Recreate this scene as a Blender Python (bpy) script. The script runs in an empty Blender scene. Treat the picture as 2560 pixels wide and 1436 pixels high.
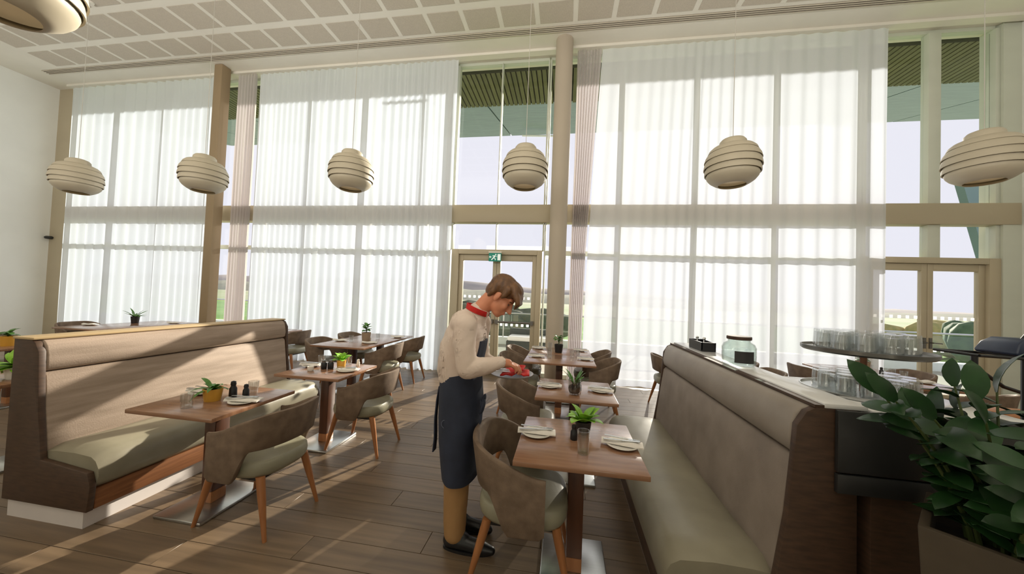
import bpy, bmesh, math, random
from mathutils import Vector, Matrix, noise
R = math.radians; PI = math.pi
random.seed(7)
SC = bpy.context.scene
COL = SC.collection

# ------------------------------------------------------------------ camera
H_EYE = 1.6
F_PX, YAW, PITCH, ROLL = 836.6, 0.15637, 0.0254, 0.0393
def make_camera():
    cam = bpy.data.cameras.new('camera'); o = bpy.data.objects.new('camera', cam); COL.objects.link(o)
    cam.sensor_fit = 'HORIZONTAL'; cam.sensor_width = 36.0
    cam.lens = F_PX / 2560 * 36.0
    cam.clip_start = 0.05; cam.clip_end = 2000
    f = Vector((-math.sin(YAW)*math.cos(PITCH), math.cos(YAW)*math.cos(PITCH), math.sin(PITCH)))
    r = Vector((math.cos(YAW), math.sin(YAW), 0)); u = r.cross(f)
    r2 = r*math.cos(ROLL) + u*math.sin(ROLL); u2 = u*math.cos(ROLL) - r*math.sin(ROLL)
    m = Matrix((r2, u2, -f)).transposed().to_4x4(); m.translation = Vector((0, 0, H_EYE))
    o.matrix_world = m
    SC.camera = o
make_camera()

# ------------------------------------------------------------------ light
SUN_DIR = Vector((0.385, 1.0, 0.347))            # towards the sun
SKY_STRENGTH = 1.02
SUN_STRENGTH = 10.0
w = bpy.data.worlds.new('sky'); SC.world = w; w.use_nodes = True
nt = w.node_tree; nt.nodes.clear()
bg = nt.nodes.new('ShaderNodeBackground'); out = nt.nodes.new('ShaderNodeOutputWorld')
bg.inputs['Color'].default_value = (0.90, 0.885, 0.99, 1); bg.inputs['Strength'].default_value = SKY_STRENGTH
nt.links.new(bg.outputs[0], out.inputs[0])
sl = bpy.data.lights.new('sun', 'SUN'); sl.energy = SUN_STRENGTH; sl.angle = R(0.45); sl.color = (1.0, 0.90, 0.76)
so = bpy.data.objects.new('sun', sl); COL.objects.link(so)
so.rotation_euler = SUN_DIR.to_track_quat('Z', 'Y').to_euler()
so.location = (10, 25, 12)
def area_light(name, loc, target, sx, sy, power, color):
    l = bpy.data.lights.new(name, 'AREA'); l.shape = 'RECTANGLE'; l.size = sx; l.size_y = sy; l.energy = power; l.color = color
    o = bpy.data.objects.new(name, l); COL.objects.link(o); o.location = loc
    o.rotation_euler = (Vector(target)-Vector(loc)).to_track_quat('-Z', 'Y').to_euler()
    return o
# added fill light behind the camera, aimed up to brighten ceiling and walls
area_light('fill_uplight', (-3.0, -1.6, 3.6), (-3.0, 0.4, 6.4), 15, 1.2, 560, (1.0, 0.95, 0.88))
SC.cycles.transparent_max_bounces = 32
SC.view_settings.view_transform = 'Standard'; SC.view_settings.look = 'None'
SC.view_settings.exposure = 0.0; SC.view_settings.gamma = 1.0; SC.view_settings.use_curve_mapping = False

# ------------------------------------------------------------------ materials
def s2l(c):
    return tuple(((v/255)/12.92 if v/255 <= 0.04045 else (((v/255)+0.055)/1.055)**2.4) for v in c)
def new_mat(name):
    m = bpy.data.materials.new(name); m.use_nodes = True; m.node_tree.nodes.clear()
    return m, m.node_tree.nodes, m.node_tree.links
def mat(name, rgb, rough=0.5, metal=0.0, var=0.0, scale=(8, 8, 8), bump=0.0, bscale=None, coat=0.0, detail=4, rnd=0.0, rgb2=None, spec=0.5, emis=None):
    """principled with a stretched noise between two tones; rgb are sRGB 0-255 albedos"""
    m, N, L = new_mat(name)
    o = N.new('ShaderNodeOutputMaterial'); p = N.new('ShaderNodeBsdfPrincipled'); L.new(p.outputs[0], o.inputs[0])
    c = s2l(rgb)
    p.inputs['Roughness'].default_value = rough; p.inputs['Metallic'].default_value = metal
    p.inputs['Specular IOR Level'].default_value = spec
    p.inputs['Coat Weight'].default_value = coat; p.inputs['Coat Roughness'].default_value = 0.12
    p.inputs['Base Color'].default_value = (*c, 1)
    if emis:
        p.inputs['Emission Color'].default_value = (*s2l(emis[0]), 1); p.inputs['Emission Strength'].default_value = emis[1]
    if var or rgb2 or bump or rnd:
        tc = N.new('ShaderNodeTexCoord'); mp = N.new('ShaderNodeMapping'); mp.inputs['Scale'].default_value = scale
        L.new(tc.outputs['Object'], mp.inputs[0])
        nz = N.new('ShaderNodeTexNoise'); nz.inputs['Detail'].default_value = detail; nz.inputs['Scale'].default_value = 1.0
        L.new(mp.outputs[0], nz.inputs['Vector'])
        if rnd:
            oi = N.new('ShaderNodeObjectInfo'); ad = N.new('ShaderNodeVectorMath'); ad.operation = 'ADD'
            cb = N.new('ShaderNodeCombineXYZ'); ml = N.new('ShaderNodeMath'); ml.operation = 'MULTIPLY'; ml.inputs[1].default_value = 50
            L.new(oi.outputs['Random'], ml.inputs[0]); L.new(ml.outputs[0], cb.inputs[0]); L.new(ml.outputs[0], cb.inputs[1])
            L.new(mp.outputs[0], ad.inputs[0]); L.new(cb.outputs[0], ad.inputs[1]); L.new(ad.outputs[0], nz.inputs['Vector'])
        if var or rgb2:
            rp = N.new('ShaderNodeValToRGB'); rp.color_ramp.elements[0].position = 0.32; rp.color_ramp.elements[1].position = 0.68
            if rgb2: a, b = c, s2l(rgb2)
            else: a = tuple(v*(1-var) for v in c); b = tuple(min(1, v*(1+var)) for v in c)
            rp.color_ramp.elements[0].color = (*a, 1); rp.color_ramp.elements[1].color = (*b, 1)
            L.new(nz.outputs['Fac'], rp.inputs[0])
            src = rp.outputs[0]
            if rnd:
                hs = N.new('ShaderNodeHueSaturation'); mr = N.new('ShaderNodeMapRange')
                mr.inputs['To Min'].default_value = 1-rnd; mr.inputs['To Max'].default_value = 1+rnd
                L.new(oi.outputs['Random'], mr.inputs[0]); L.new(mr.outputs[0], hs.inputs['Value']); L.new(src, hs.inputs['Color']); src = hs.outputs[0]
            L.new(src, p.inputs['Base Color'])
        if bump:
            bp = N.new('ShaderNodeBump'); bp.inputs['Strength'].default_value = bump; bp.inputs['Distance'].default_value = 0.004
            if bscale:
                nb = N.new('ShaderNodeTexNoise'); nb.inputs['Scale'].default_value = bscale; nb.inputs['Detail'].default_value = 3
                L.new(tc.outputs['Object'], nb.inputs['Vector']); L.new(nb.outputs['Fac'], bp.inputs['Height'])
            else: L.new(nz.outputs['Fac'], bp.inputs['Height'])
            L.new(bp.outputs[0], p.inputs['Normal'])
    return m
def glass_mat(name, tint=(0.95, 0.98, 0.96), refl=0.06, rough=0.01, ior=1.45):
    m, N, L = new_mat(name)
    o = N.new('ShaderNodeOutputMaterial'); mx = N.new('ShaderNodeMixShader'); t = N.new('ShaderNodeBsdfTransparent'); g = N.new('ShaderNodeBsdfGlossy')
    t.inputs[0].default_value = (*tint, 1); g.inputs['Roughness'].default_value = rough
    lw = N.new('ShaderNodeLayerWeight'); lw.inputs[0].default_value = 0.5
    pw = N.new('ShaderNodeMath'); pw.operation = 'POWER'; pw.inputs[1].default_value = 5.0; L.new(lw.outputs['Facing'], pw.inputs[0])
    fr = N.new('ShaderNodeMath'); fr.operation = 'MULTIPLY_ADD'; fr.inputs[1].default_value = 0.92; fr.inputs[2].default_value = 0.025; L.new(pw.outputs[0], fr.inputs[0])
    ad = N.new('ShaderNodeMath'); ad.operation = 'ADD'; ad.inputs[1].default_value = refl; ad.use_clamp = True
    L.new(fr.outputs[0], ad.inputs[0]); L.new(ad.outputs[0], mx.inputs[0]); L.new(t.outputs[0], mx.inputs[1]); L.new(g.outputs[0], mx.inputs[2]); L.new(mx.outputs[0], o.inputs[0])
    return m
def sheer_mat(name, rgb, see, trans, trgb=None):
    """woven sheer cloth: gaps let light straight through (fewer where the cloth turns edge-on), threads diffuse and transmit"""
    m, N, L = new_mat(name)
    o = N.new('ShaderNodeOutputMaterial'); c = (*s2l(rgb), 1)
    tr = N.new('ShaderNodeBsdfTransparent'); d = N.new('ShaderNodeBsdfDiffuse'); tl = N.new('ShaderNodeBsdfTranslucent')
    d.inputs[0].default_value = c; tl.inputs[0].default_value = (*s2l(trgb), 1) if trgb else c
    a = N.new('ShaderNodeMixShader'); a.inputs[0].default_value = trans; L.new(d.outputs[0], a.inputs[1]); L.new(tl.outputs[0], a.inputs[2])
    lw = N.new('ShaderNodeLayerWeight'); lw.inputs[0].default_value = 0.35
    mr = N.new('ShaderNodeMapRange'); mr.inputs['To Min'].default_value = 1-see; mr.inputs['To Max'].default_value = 1.0
    L.new(lw.outputs['Facing'], mr.inputs[0])
    b = N.new('ShaderNodeMixShader'); L.new(mr.outputs[0], b.inputs[0]); L.new(tr.outputs[0], b.inputs[1]); L.new(a.outputs[0], b.inputs[2]); L.new(b.outputs[0], o.inputs[0])
    return m
M = {}
M['plaster'] = mat('white_plaster', (232, 228, 216), 0.85, var=0.02, scale=(2, 2, 2))
M['wall'] = mat('wall_paint', (236, 237, 232), 0.85, var=0.02, scale=(2, 2, 2))
M['ceil_panel'] = mat('perforated_panel', (196, 187, 172), 0.9, var=0.06, scale=(55, 55, 55), bump=0.2)
M['slot_dark'] = mat('slot_dark', (70, 58, 44), 0.7, var=0.05)
M['slot_bar'] = mat('slot_bar', (205, 196, 178), 0.5, var=0.02)
M['frame'] = mat('window_frame_paint', (184, 172, 146), 0.45, var=0.03, scale=(1, 1, 3))
M['mullion'] = mat('mullion_paint', (206, 210, 196), 0.4, var=0.03, scale=(1, 1, 3))
M['column'] = mat('column_paint', (184, 172, 154), 0.6, var=0.03, scale=(1, 1, 1))
M['column_d'] = mat('column_paint_brown', (158, 138, 108), 0.6, var=0.03, scale=(1, 1, 1))
M['floor'] = mat('oak_plank', (102, 85, 67), 0.38, scale=(1.3, 22, 4), rgb2=(126, 106, 84), bump=0.12, rnd=0.14, coat=0.0)
M['subfloor'] = mat('subfloor', (52, 42, 32), 0.8, var=0.1)
M['glass'] = glass_mat('window_glass', (0.965, 0.975, 0.97), 0.0, 0.0)
M['tumbler'] = glass_mat('clear_glass', (0.95, 0.96, 0.96), 0.12, 0.02)
M['jar'] = glass_mat('jar_glass', (0.90, 0.94, 0.92), 0.05, 0.03)
M['balus'] = glass_mat('balustrade_glass', (0.86, 0.92, 0.90), 0.03, 0.02)
M['marking'] = mat('white_marking', (245, 245, 248), 0.8, var=0.01)
M['frost'] = sheer_mat('frosted_marking', (252, 252, 252), 0.0, 0.92)
M['sheer'] = sheer_mat('sheer_curtain', (240, 240, 240), 0.07, 0.37, (200, 212, 230))
M['sheer_thin'] = sheer_mat('sheer_curtain_thin', (242, 241, 240), 0.13, 0.36, (204, 212, 230))
M['sheer_pink'] = sheer_mat('curtain_stack_mauve', (216, 207, 202), 0.10, 0.32, (200, 198, 208))
M['table'] = mat('walnut_top', (134, 96, 72), 0.24, scale=(3, 40, 6), rgb2=(158, 118, 90), bump=0.03, coat=0.35)
M['table_edge'] = mat('walnut_column', (70, 40, 24), 0.4, scale=(20, 20, 2), rgb2=(92, 54, 32))
M['steel'] = mat('brushed_steel', (196, 198, 198), 0.28, metal=1.0, var=0.04, scale=(3, 80, 3))
M['steel_dk'] = mat('dark_steel', (120, 118, 114), 0.35, metal=1.0, var=0.05)
M['leg'] = mat('beech_leg', (148, 94, 54), 0.4, scale=(25, 25, 3), rgb2=(168, 112, 68))
M['taupe'] = mat('taupe_suede', (104, 86, 70), 0.75, scale=(14, 14, 14), rgb2=(126, 106, 88), bump=0.25, bscale=160)
M['sage'] = mat('sage_leather', (138, 134, 114), 0.42, scale=(6, 6, 6), rgb2=(152, 148, 126), bump=0.15, bscale=60)
M['bench_seat'] = mat('bench_seat_leather', (136, 130, 112), 0.38, scale=(4, 4, 4), rgb2=(152, 146, 126), bump=0.3, bscale=9)
M['bench_back'] = mat('bench_back_fabric', (150, 132, 116), 0.72, scale=(5, 2.2, 22), rgb2=(178, 158, 142), bump=0.2, bscale=120)
M['bench_back_g'] = mat('bench_back_grey', (126, 114, 104), 0.62, scale=(5, 5, 5), rgb2=(146, 133, 122), bump=0.2, bscale=140)
M['bench_roll_g'] = mat('bench_roll_grey', (140, 130, 120), 0.45, scale=(5, 5, 5), rgb2=(154, 144, 134), bump=0.1, bscale=90)
M['bench_wood'] = mat('bench_wood', (62, 44, 32), 0.55, scale=(12, 12, 60), rgb2=(80, 58, 42))
M['skirt_wood'] = mat('bench_skirt_wood', (120, 76, 46), 0.45, scale=(4, 4, 50), rgb2=(146, 96, 60))
M['pale_cap'] = mat('pale_oak_cap', (198, 172, 130), 0.5, var=0.06, scale=(30, 2, 30))
M['kick'] = mat('kick_plate', (212, 204, 200), 0.5, var=0.02)
M['marble'] = mat('white_marble', (222, 222, 220), 0.15, scale=(3, 3, 3), rgb2=(238, 238, 238))
M['charcoal'] = mat('charcoal_panel', (44, 44, 44), 0.45, var=0.08, scale=(6, 6, 6))
M['black'] = mat('black_satin', (26, 26, 28), 0.4, var=0.05)
M['white'] = mat('white_china', (238, 234, 224), 0.25, var=0.01)
M['linen'] = mat('white_linen', (236, 230, 222), 0.8, var=0.03, scale=(60, 60, 60), bump=0.2)
M['red'] = mat('red_linen', (196, 34, 28), 0.8, var=0.08, scale=(40, 40, 40), bump=0.2)
M['yellow_pot'] = mat('yellow_glaze', (214, 160, 62), 0.35, var=0.05)
M['taupe_pot'] = mat('taupe_pot', (158, 136, 112), 0.6, var=0.06)
M['soil'] = mat('soil', (44, 34, 26), 0.95, var=0.3, scale=(60, 60, 60), bump=0.6)
M['leaf_bright'] = mat('leaf_bright', (120, 178, 40), 0.45, scale=(20, 20, 20), rgb2=(150, 200, 62), rnd=0.15)
M['leaf_mid'] = mat('leaf_mid', (66, 112, 44), 0.4, scale=(20, 20, 20), rgb2=(92, 140, 62), rnd=0.2)
M['leaf_dark'] = mat('leaf_dark', (26, 54, 26), 0.34, scale=(15, 15, 15), rgb2=(38, 72, 34), rnd=0.25, spec=0.35)
M['stem'] = mat('green_stem', (78, 92, 48), 0.5, var=0.1)
M['planter'] = mat('planter_stone', (68, 58, 45), 0.7, scale=(5, 5, 5), rgb2=(80, 69, 54))
M['shade'] = mat('lamp_shade', (190, 180, 158), 0.55, var=0.02)
M['shade_in'] = mat('lamp_inner', (226, 212, 180), 0.5, var=0.02, emis=((255, 226, 176), 0.10))
M['wire'] = mat('wire', (190, 186, 176), 0.4, var=0.02)
M['sign_green'] = mat('sign_green', (0, 128, 108), 0.4, var=0.02, emis=((0, 150, 125), 0.15))
M['sign_white'] = mat('sign_white', (236, 244, 240), 0.4, var=0.01, emis=((230, 245, 240), 0.3))
M['skin'] = mat('skin', (214, 142, 108), 0.5, var=0.05, scale=(12, 12, 12))
M['hair'] = mat('hair', (88, 60, 38), 0.45, scale=(60, 60, 8), rgb2=(124, 86, 52), bump=0.6)
M['shirt'] = mat('shirt_cotton', (224, 203, 188), 0.8, scale=(7, 7, 4), rgb2=(234, 216, 202), bump=0.5, bscale=16)
M['apron'] = mat('navy_apron', (38, 44, 60), 0.8, scale=(9, 9, 9), rgb2=(48, 54, 72), bump=0.25, bscale=20)
M['trouser'] = mat('tan_trousers', (158, 120, 76), 0.8, scale=(7, 7, 4), rgb2=(172, 132, 86), bump=0.3, bscale=16)
M['shoe'] = mat('black_shoe', (24, 24, 26), 0.35, var=0.1)
M['eye'] = mat('eye_lowered', (96, 70, 56), 0.2, var=0.01)
M['brow'] = mat('eyebrow', (110, 74, 44), 0.8, var=0.1)
M['lip'] = mat('lip', (190, 104, 90), 0.5, var=0.05)
M['plate_dark'] = mat('tray_grey', (150, 146, 142), 0.3, var=0.03)
M['slat'] = mat('canopy_slat', (92, 92, 62), 0.7, scale=(40, 2, 40), rgb2=(108, 106, 74), rnd=0.12)
M['canopy_board'] = mat('canopy_backing', (44, 42, 30), 0.9, var=0.1)
M['canopy_metal'] = mat('canopy_blue_metal', (104, 128, 134), 0.35, scale=(2, 14, 2), rgb2=(124, 148, 152))
M['paving'] = mat('terrace_paving', (176, 170, 158), 0.8, var=0.08, scale=(2, 2, 2))
M['kerb'] = mat('kerb_white', (222, 228, 226), 0.7, var=0.03)
M['lawn'] = mat('lawn', (112, 150, 62), 0.95, scale=(0.5, 0.25, 1), rgb2=(142, 168, 88))
M['field'] = mat('field', (164, 164, 140), 0.95, scale=(0.02, 0.05, 1), rgb2=(126, 150, 96))
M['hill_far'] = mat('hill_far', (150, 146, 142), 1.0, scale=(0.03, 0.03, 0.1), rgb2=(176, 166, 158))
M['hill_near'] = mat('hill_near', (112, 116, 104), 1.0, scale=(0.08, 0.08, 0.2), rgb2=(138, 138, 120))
M['bush'] = mat('bush_leaf', (50, 78, 52), 0.8, scale=(6, 6, 6), rgb2=(84, 108, 78), bump=1.0, bscale=12)
M['hedge_dry'] = mat('dry_hedge', (176, 158, 104), 0.9, scale=(4, 4, 4), rgb2=(140, 138, 86), bump=1.0, bscale=10)
M['hedge_dull'] = mat('hedge_dull', (78, 86, 72), 0.9, scale=(6, 6, 6), rgb2=(104, 108, 92), bump=1.0, bscale=12)
M['sofa_grey'] = mat('outdoor_weave', (72, 78, 78), 0.8, var=0.15, scale=(30, 30, 30), bump=0.4)
M['fin'] = mat('fin_teal', (96, 122, 124), 0.4, var=0.05, scale=(1, 1, 3))
M['oak_orange'] = mat('oak_shelf', (176, 112, 54), 0.45, var=0.1, scale=(30, 3, 30))
M['blue_black'] = mat('blue_black_case', (40, 50, 72), 0.3, var=0.1)

# ------------------------------------------------------------------ mesh helper
class MB:
    def __init__(s): s.v = []; s.f = []; s.mi = []
    def add(s, verts, faces, mi=0):
        b = len(s.v); s.v += [tuple(p) for p in verts]; s.f += [tuple(b+i for i in f) for f in faces]; s.mi += [mi]*len(faces); return s
    def box(s, x0, x1, y0, y1, z0, z1, mi=0):
        v = [(x, y, z) for z in (z0, z1) for y in (y0, y1) for x in (x0, x1)]
        return s.add(v, [(0, 2, 3, 1), (4, 5, 7, 6), (0, 1, 5, 4), (1, 3, 7, 5), (3, 2, 6, 7), (2, 0, 4, 6)], mi)
    def loft(s, rings, cap0=True, cap1=True, close=True, mi=0):
        n = len(rings[0]); v = [p for r in rings for p in r]; f = []
        for i in range(len(rings)-1):
            for j in range(n if close else n-1):
                k = (j+1) % n; f.append((i*n+j, i*n+k, (i+1)*n+k, (i+1)*n+j))
        if cap0: f.append(tuple(range(n-1, -1, -1)))
        if cap1: f.append(tuple((len(rings)-1)*n+j for j in range(n)))
        return s.add(v, f, mi)
    def lathe(s, prof, seg=20, cx=0, cy=0, cap0=True, cap1=True, mi=0):
        rings = [[(cx+r*math.cos(2*PI*j/seg), cy+r*math.sin(2*PI*j/seg), z) for j in range(seg)] for r, z in prof]
        return s.loft(rings, cap0, cap1, mi=mi)
    def tube(s, path, rad, seg=8, mi=0, caps=True):
        path = [Vector(p) for p in path]; rr = rad if isinstance(rad, (list, tuple)) else [rad]*len(path)
        rings = []; up = None
        for i, p in enumerate(path):
            t = (path[min(i+1, len(path)-1)]-path[max(i-1, 0)]).normalized()
            if up is None: up = Vector((0, 0, 1)) if abs(t.z) < 0.9 else Vector((1, 0, 0))
            a = t.cross(up).normalized(); b = a.cross(t).normalized(); up = b
            rings.append([tuple(p+(a*math.cos(2*PI*j/seg)+b*math.sin(2*PI*j/seg))*rr[i]) for j in range(seg)])
        return s.loft(rings, caps, caps, mi=mi)
    def prism(s, poly, axis, a0, a1, mi=0):
        def P(u, v, a): return {'x': (a, u, v), 'y': (u, a, v), 'z': (u, v, a)}[axis]
        n = len(poly); v = [P(u, w, a0) for u, w in poly]+[P(u, w, a1) for u, w in poly]
        f = [tuple(range(n)), tuple(range(2*n-1, n-1, -1))]+[(i, i+n, (i+1) % n+n, (i+1) % n) for i in range(n)]
        return s.add(v, f, mi)
    def ell(s, c, r, rotm=None, seg=20, rings=14, mi=0):
        v = []; f = []
        for i in range(1, rings):
            th = PI*i/rings
            for j in range(seg):
                ph = 2*PI*j/seg; v.append(Vector((r[0]*math.sin(th)*math.cos(ph), r[1]*math.sin(th)*math.sin(ph), r[2]*math.cos(th))))
        v.append(Vector((0, 0, r[2]))); v.append(Vector((0, 0, -r[2])))
        for i in range(rings-2):
            for j in range(seg):
                k = (j+1) % seg; f.append((i*seg+j, (i+1)*seg+j, (i+1)*seg+k, i*seg+k))
        t, b = len(v)-2, len(v)-1
        for j in range(seg):
            k = (j+1) % seg; f.append((t, j, k)); f.append((b, (rings-2)*seg+k, (rings-2)*seg+j))
        if rotm: v = [rotm @ p for p in v]
        c = Vector(c)
        return s.add([p+c for p in v], f, mi)
    def mesh(s, name, mats, smooth=True, bevel=0.0, bseg=2, angle=38, recalc=True):
        me = bpy.data.meshes.new(name); me.from_pydata(s.v, [], s.f)
        if not isinstance(mats, (list, tuple)): mats = [mats]
        for m in mats: me.materials.append(m)
        if len(mats) > 1: me.polygons.foreach_set('material_index', s.mi)
        if bevel or recalc:
            bm = bmesh.new(); bm.from_mesh(me)
            if recalc: bmesh.ops.recalc_face_normals(bm, faces=bm.faces[:])
            if bevel:
                ed = [e for e in bm.edges if len(e.link_faces) == 2 and e.calc_face_angle(0) > R(40)]
                bmesh.ops.bevel(bm, geom=ed, offset=bevel, segments=bseg, affect='EDGES', profile=0.5, clamp_overlap=True)
            bm.to_mesh(me); bm.free()
        if smooth:
            me.polygons.foreach_set('use_smooth', [True]*len(me.polygons)); me.set_sharp_from_angle(angle=R(angle))
        me.update(); return me
    def build(s, name, mats, parent=None, loc=None, **kw):
        return link(name, s.mesh(name, mats, **kw), parent, loc)
def link(name, me, parent=None, loc=None, rot=None):
    o = bpy.data.objects.new(name, me); COL.objects.link(o)
    if parent: o.parent = parent
    if loc: o.location = loc
    if rot: o.rotation_euler = rot
    return o
def tag(o, label=None, cat=None, group=None, kind=None):
    if label: o['label'] = label
    if cat: o['category'] = cat
    if group: o['group'] = group
    if kind: o['kind'] = kind
    return o
def thing(name, label, cat, loc=(0, 0, 0), rz=0, group=None):
    o = bpy.data.objects.new(name, None); COL.objects.link(o); o.location = loc; o.rotation_euler = (0, 0, rz); o.empty_display_size = 0.1
    return tag(o, label, cat, group)
def dup(root, loc, rz, label, group=None):
    r = root.copy(); COL.objects.link(r); r.location = loc; r.rotation_euler = (0, 0, rz)
    r['label'] = label
    if group: r['group'] = group
    for ch in list(root.children):
        c = ch.copy(); COL.objects.link(c); c.parent = r
        for g in list(ch.children):
            d = g.copy(); COL.objects.link(d); d.parent = c
    return r
def struct(o): return tag(o, kind='structure')

# ================================================================== SETTING
XL, XR, YB, YG, ZC = -13.1, 7.3, -5.0, 6.75, 6.47
# floor: sub-floor slab with planks laid on it
fl = struct(MB().box(XL-0.3, XR+0.3, YB-0.3, 6.95, -0.2, -0.012).build('floor', M['subfloor'], smooth=False))
PW, PL = 0.195, 1.85
pm = MB().box(-PL/2+0.0015, PL/2-0.0015, -PW/2+0.0015, PW/2-0.0015, -0.012, 0.0).mesh('plank', M['floor'], bevel=0.0012, bseg=1)
stuff_pl = MB(); spots = []
ny = int((6.9-YB)/PW)
for r in range(ny):
    y = 6.86-(r+0.5)*PW; off = (r*0.61) % 1.0*PL
    n = int((XR-XL)/PL)+2
    for k in range(n):
        x = XL+off+(k-0.5)*PL
        x0, x1 = max(XL, x-PL/2), min(XR, x+PL/2)
        if x1-x0 < 0.1: continue
        full = x1-x0 > PL-0.01
        vis = full and y > 0.75 and (x > -6.5) and x < 2.2
        if not vis: vis = full and y > 4.4 and 1.5 < x < 6.5
        spots.append((x, y, x0, x1, vis))
vis = [q for q in spots if q[4]]; vis.sort(key=lambda q: q[0]**2+q[1]**2)
keep = set((q[0], q[1]) for q in vis[:290])
for x, y, x0, x1, v in spots:
    if (x, y) in keep: link('plank', pm, fl, (x, y, 0))
    else: stuff_pl.box(x0+0.0015, x1-0.0015, y-PW/2+0.0015, y+PW/2-0.0015, -0.012, 0.0)
tag(stuff_pl.build('planks', M['floor'], fl, smooth=False), kind='stuff')

# ceiling with perforated panels and the slot diffuser
ce = struct(MB().box(XL-0.3, XR+0.3, YB-0.3, 6.95, ZC, ZC+0.3).build('ceiling', M['plaster'], smooth=False))
TP = 0.655; tw = 0.568
cp = MB().box(-tw/2, tw/2, -0.255, 0.255, -0.006, 0.0).mesh('ceiling_panel', M['ceil_panel'], bevel=0.003, bseg=1)
cp0 = MB().box(-tw/2, tw/2, -0.215, 0.215, -0.006, 0.0).mesh('ceiling_panel_short', M['ceil_panel'], bevel=0.003, bseg=1)
rest = MB()
for r in range(9):
    yc = 5.615 if r == 0 else 5.0-(r-1)*TP
    for k in range(-18, 10):
        x = 0.02+(k+0.5)*TP
        if x < -12.0 or x > 6.3: continue
        if r < 6: link('ceiling_panel', cp0 if r == 0 else cp, ce, (x, yc, ZC))
        else: rest.box(x-tw/2, x+tw/2, yc-0.255, yc+0.255, ZC-0.006, ZC)
tag(rest.build('ceiling_panels', M['ceil_panel'], ce, smooth=False), kind='stuff')
tr = struct(MB().box(-12.36, 6.6, 5.915, 6.055, ZC-0.004, ZC).build('trim_1', M['slot_dark'], smooth=False))
for yy in (5.915, 5.955, 5.995, 6.035): MB().box(-12.36, 6.6, yy, yy+0.016, ZC-0.014, ZC-0.003).build('diffuser_bar', M['slot_bar'], tr, smooth=False)
# walls
struct(MB().box(XL-0.3, XL, YB-0.3, 6.95, 0, ZC).build('wall_left', M['wall'], smooth=False))
struct(MB().box(XR, XR+0.3, YB-0.3, 6.95, 0, ZC).build('wall_right', M['wall'], smooth=False))
struct(MB().box(XL, XR, YB-0.3, YB, 0, ZC).build('wall_back', M['wall'], smooth=False))
struct(MB().box(XL, -12.6, 6.6, 6.95, 0, ZC).build('wall_front_left', M['frame'], smooth=False))
struct(MB().box(7.05, XR, 6.62, 6.95, 0, ZC).build('wall_front_right', M['mullion'], smooth=False))
struct(MB().box(XL, XL+0.012, YB, 6.6, 0, 0.1).build('baseboard_left', M['frame'], smooth=False))
# transom beam across the whole glass wall, columns in front of it
struct(MB().box(-12.6, XR-0.02, 6.6, 6.82, 3.075, 3.43).build('trim_2', M['frame'], bevel=0.008))
struct(MB().lathe([(0.16, 0), (0.16, ZC)], 32, -0.16, 6.27).build('trim_3', M['column']))
struct(MB().box(-7.84, -7.63, 6.15, 6.36, 0, ZC).build('trim_4', M['column_d'], bevel=0.02))
struct(MB().box(-12.55, XR-0.02, 6.42, 6.56, ZC-0.05, ZC).build('trim_5', M['plaster'], smooth=False))     # curtain track pelmet

# windows: each bay is one window with panes and mullions
def bay(name, xs, mws, zs, skip_low=None, cols=None):
    """xs: mullion centre lines (first and last are the bay's edges), zs: pane rows"""
    wn = struct(MB().box(xs[0], xs[-1], 6.70, 6.80, ZC-0.06, ZC).build(name, M['mullion'], smooth=False))
    for x, mw in zip(xs, mws):
        for (z0, z1) in ((0.0 if not skip_low else 2.52, 3.075), (3.43, ZC-0.06)):
            MB().box(x-mw/2, x+mw/2, 6.66, 6.80, z0, z1).build('mullion', M['mullion'], wn, bevel=0.006)
    for i in range(len(xs)-1):
        for (z0, z1) in zs:
            MB().box(xs[i]+mws[i]/2, xs[i+1]-mws[i+1]/2, YG-0.004, YG+0.004, z0, z1).build('pane', M['glass'], wn, smooth=False, recalc=False)
    return wn
low = [(0.08, 2.44), (2.53, 3.07), (3.44, 6.40)]
def rails(wn, x0, x1):
    MB().box(x0, x1, 6.68, 6.80, 2.44, 2.52).build('rail', M['mullion'], wn, smooth=False)
    MB().box(x0, x1, 6.68, 6.80, 0.0, 0.08).build('rail', M['mullion'], wn, smooth=False)
xs = [-12.6, -12.25, -10.93, -9.6, -8.27, -7.73]; rails(bay('window_1', xs, [0.05]*6, low), -12.6, -7.73)
xs = [-7.70, -6.94, -5.61, -4.28, -2.95, -2.42]; rails(bay('window_2', xs, [0.05]*6, low), -7.7, -2.42)
bay('window_3', [-2.36, -1.42, -0.46], [0.05, 0.02, 0.03], [(2.53, 3.07), (3.44, 6.40)], skip_low=True)
xs = [-0.42, -0.12, 1.04, 2.37, 3.70, 5.02]; rails(bay('window_4', xs, [0.03, 0.05, 0.06, 0.06, 0.06, 0.08], low), -0.42, 5.06)
bay('window_5', [5.10, 6.13, 7.02], [0.06, 0.18, 0.06], [(2.53, 3.07), (3.44, 6.40)], skip_low=True)

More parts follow.
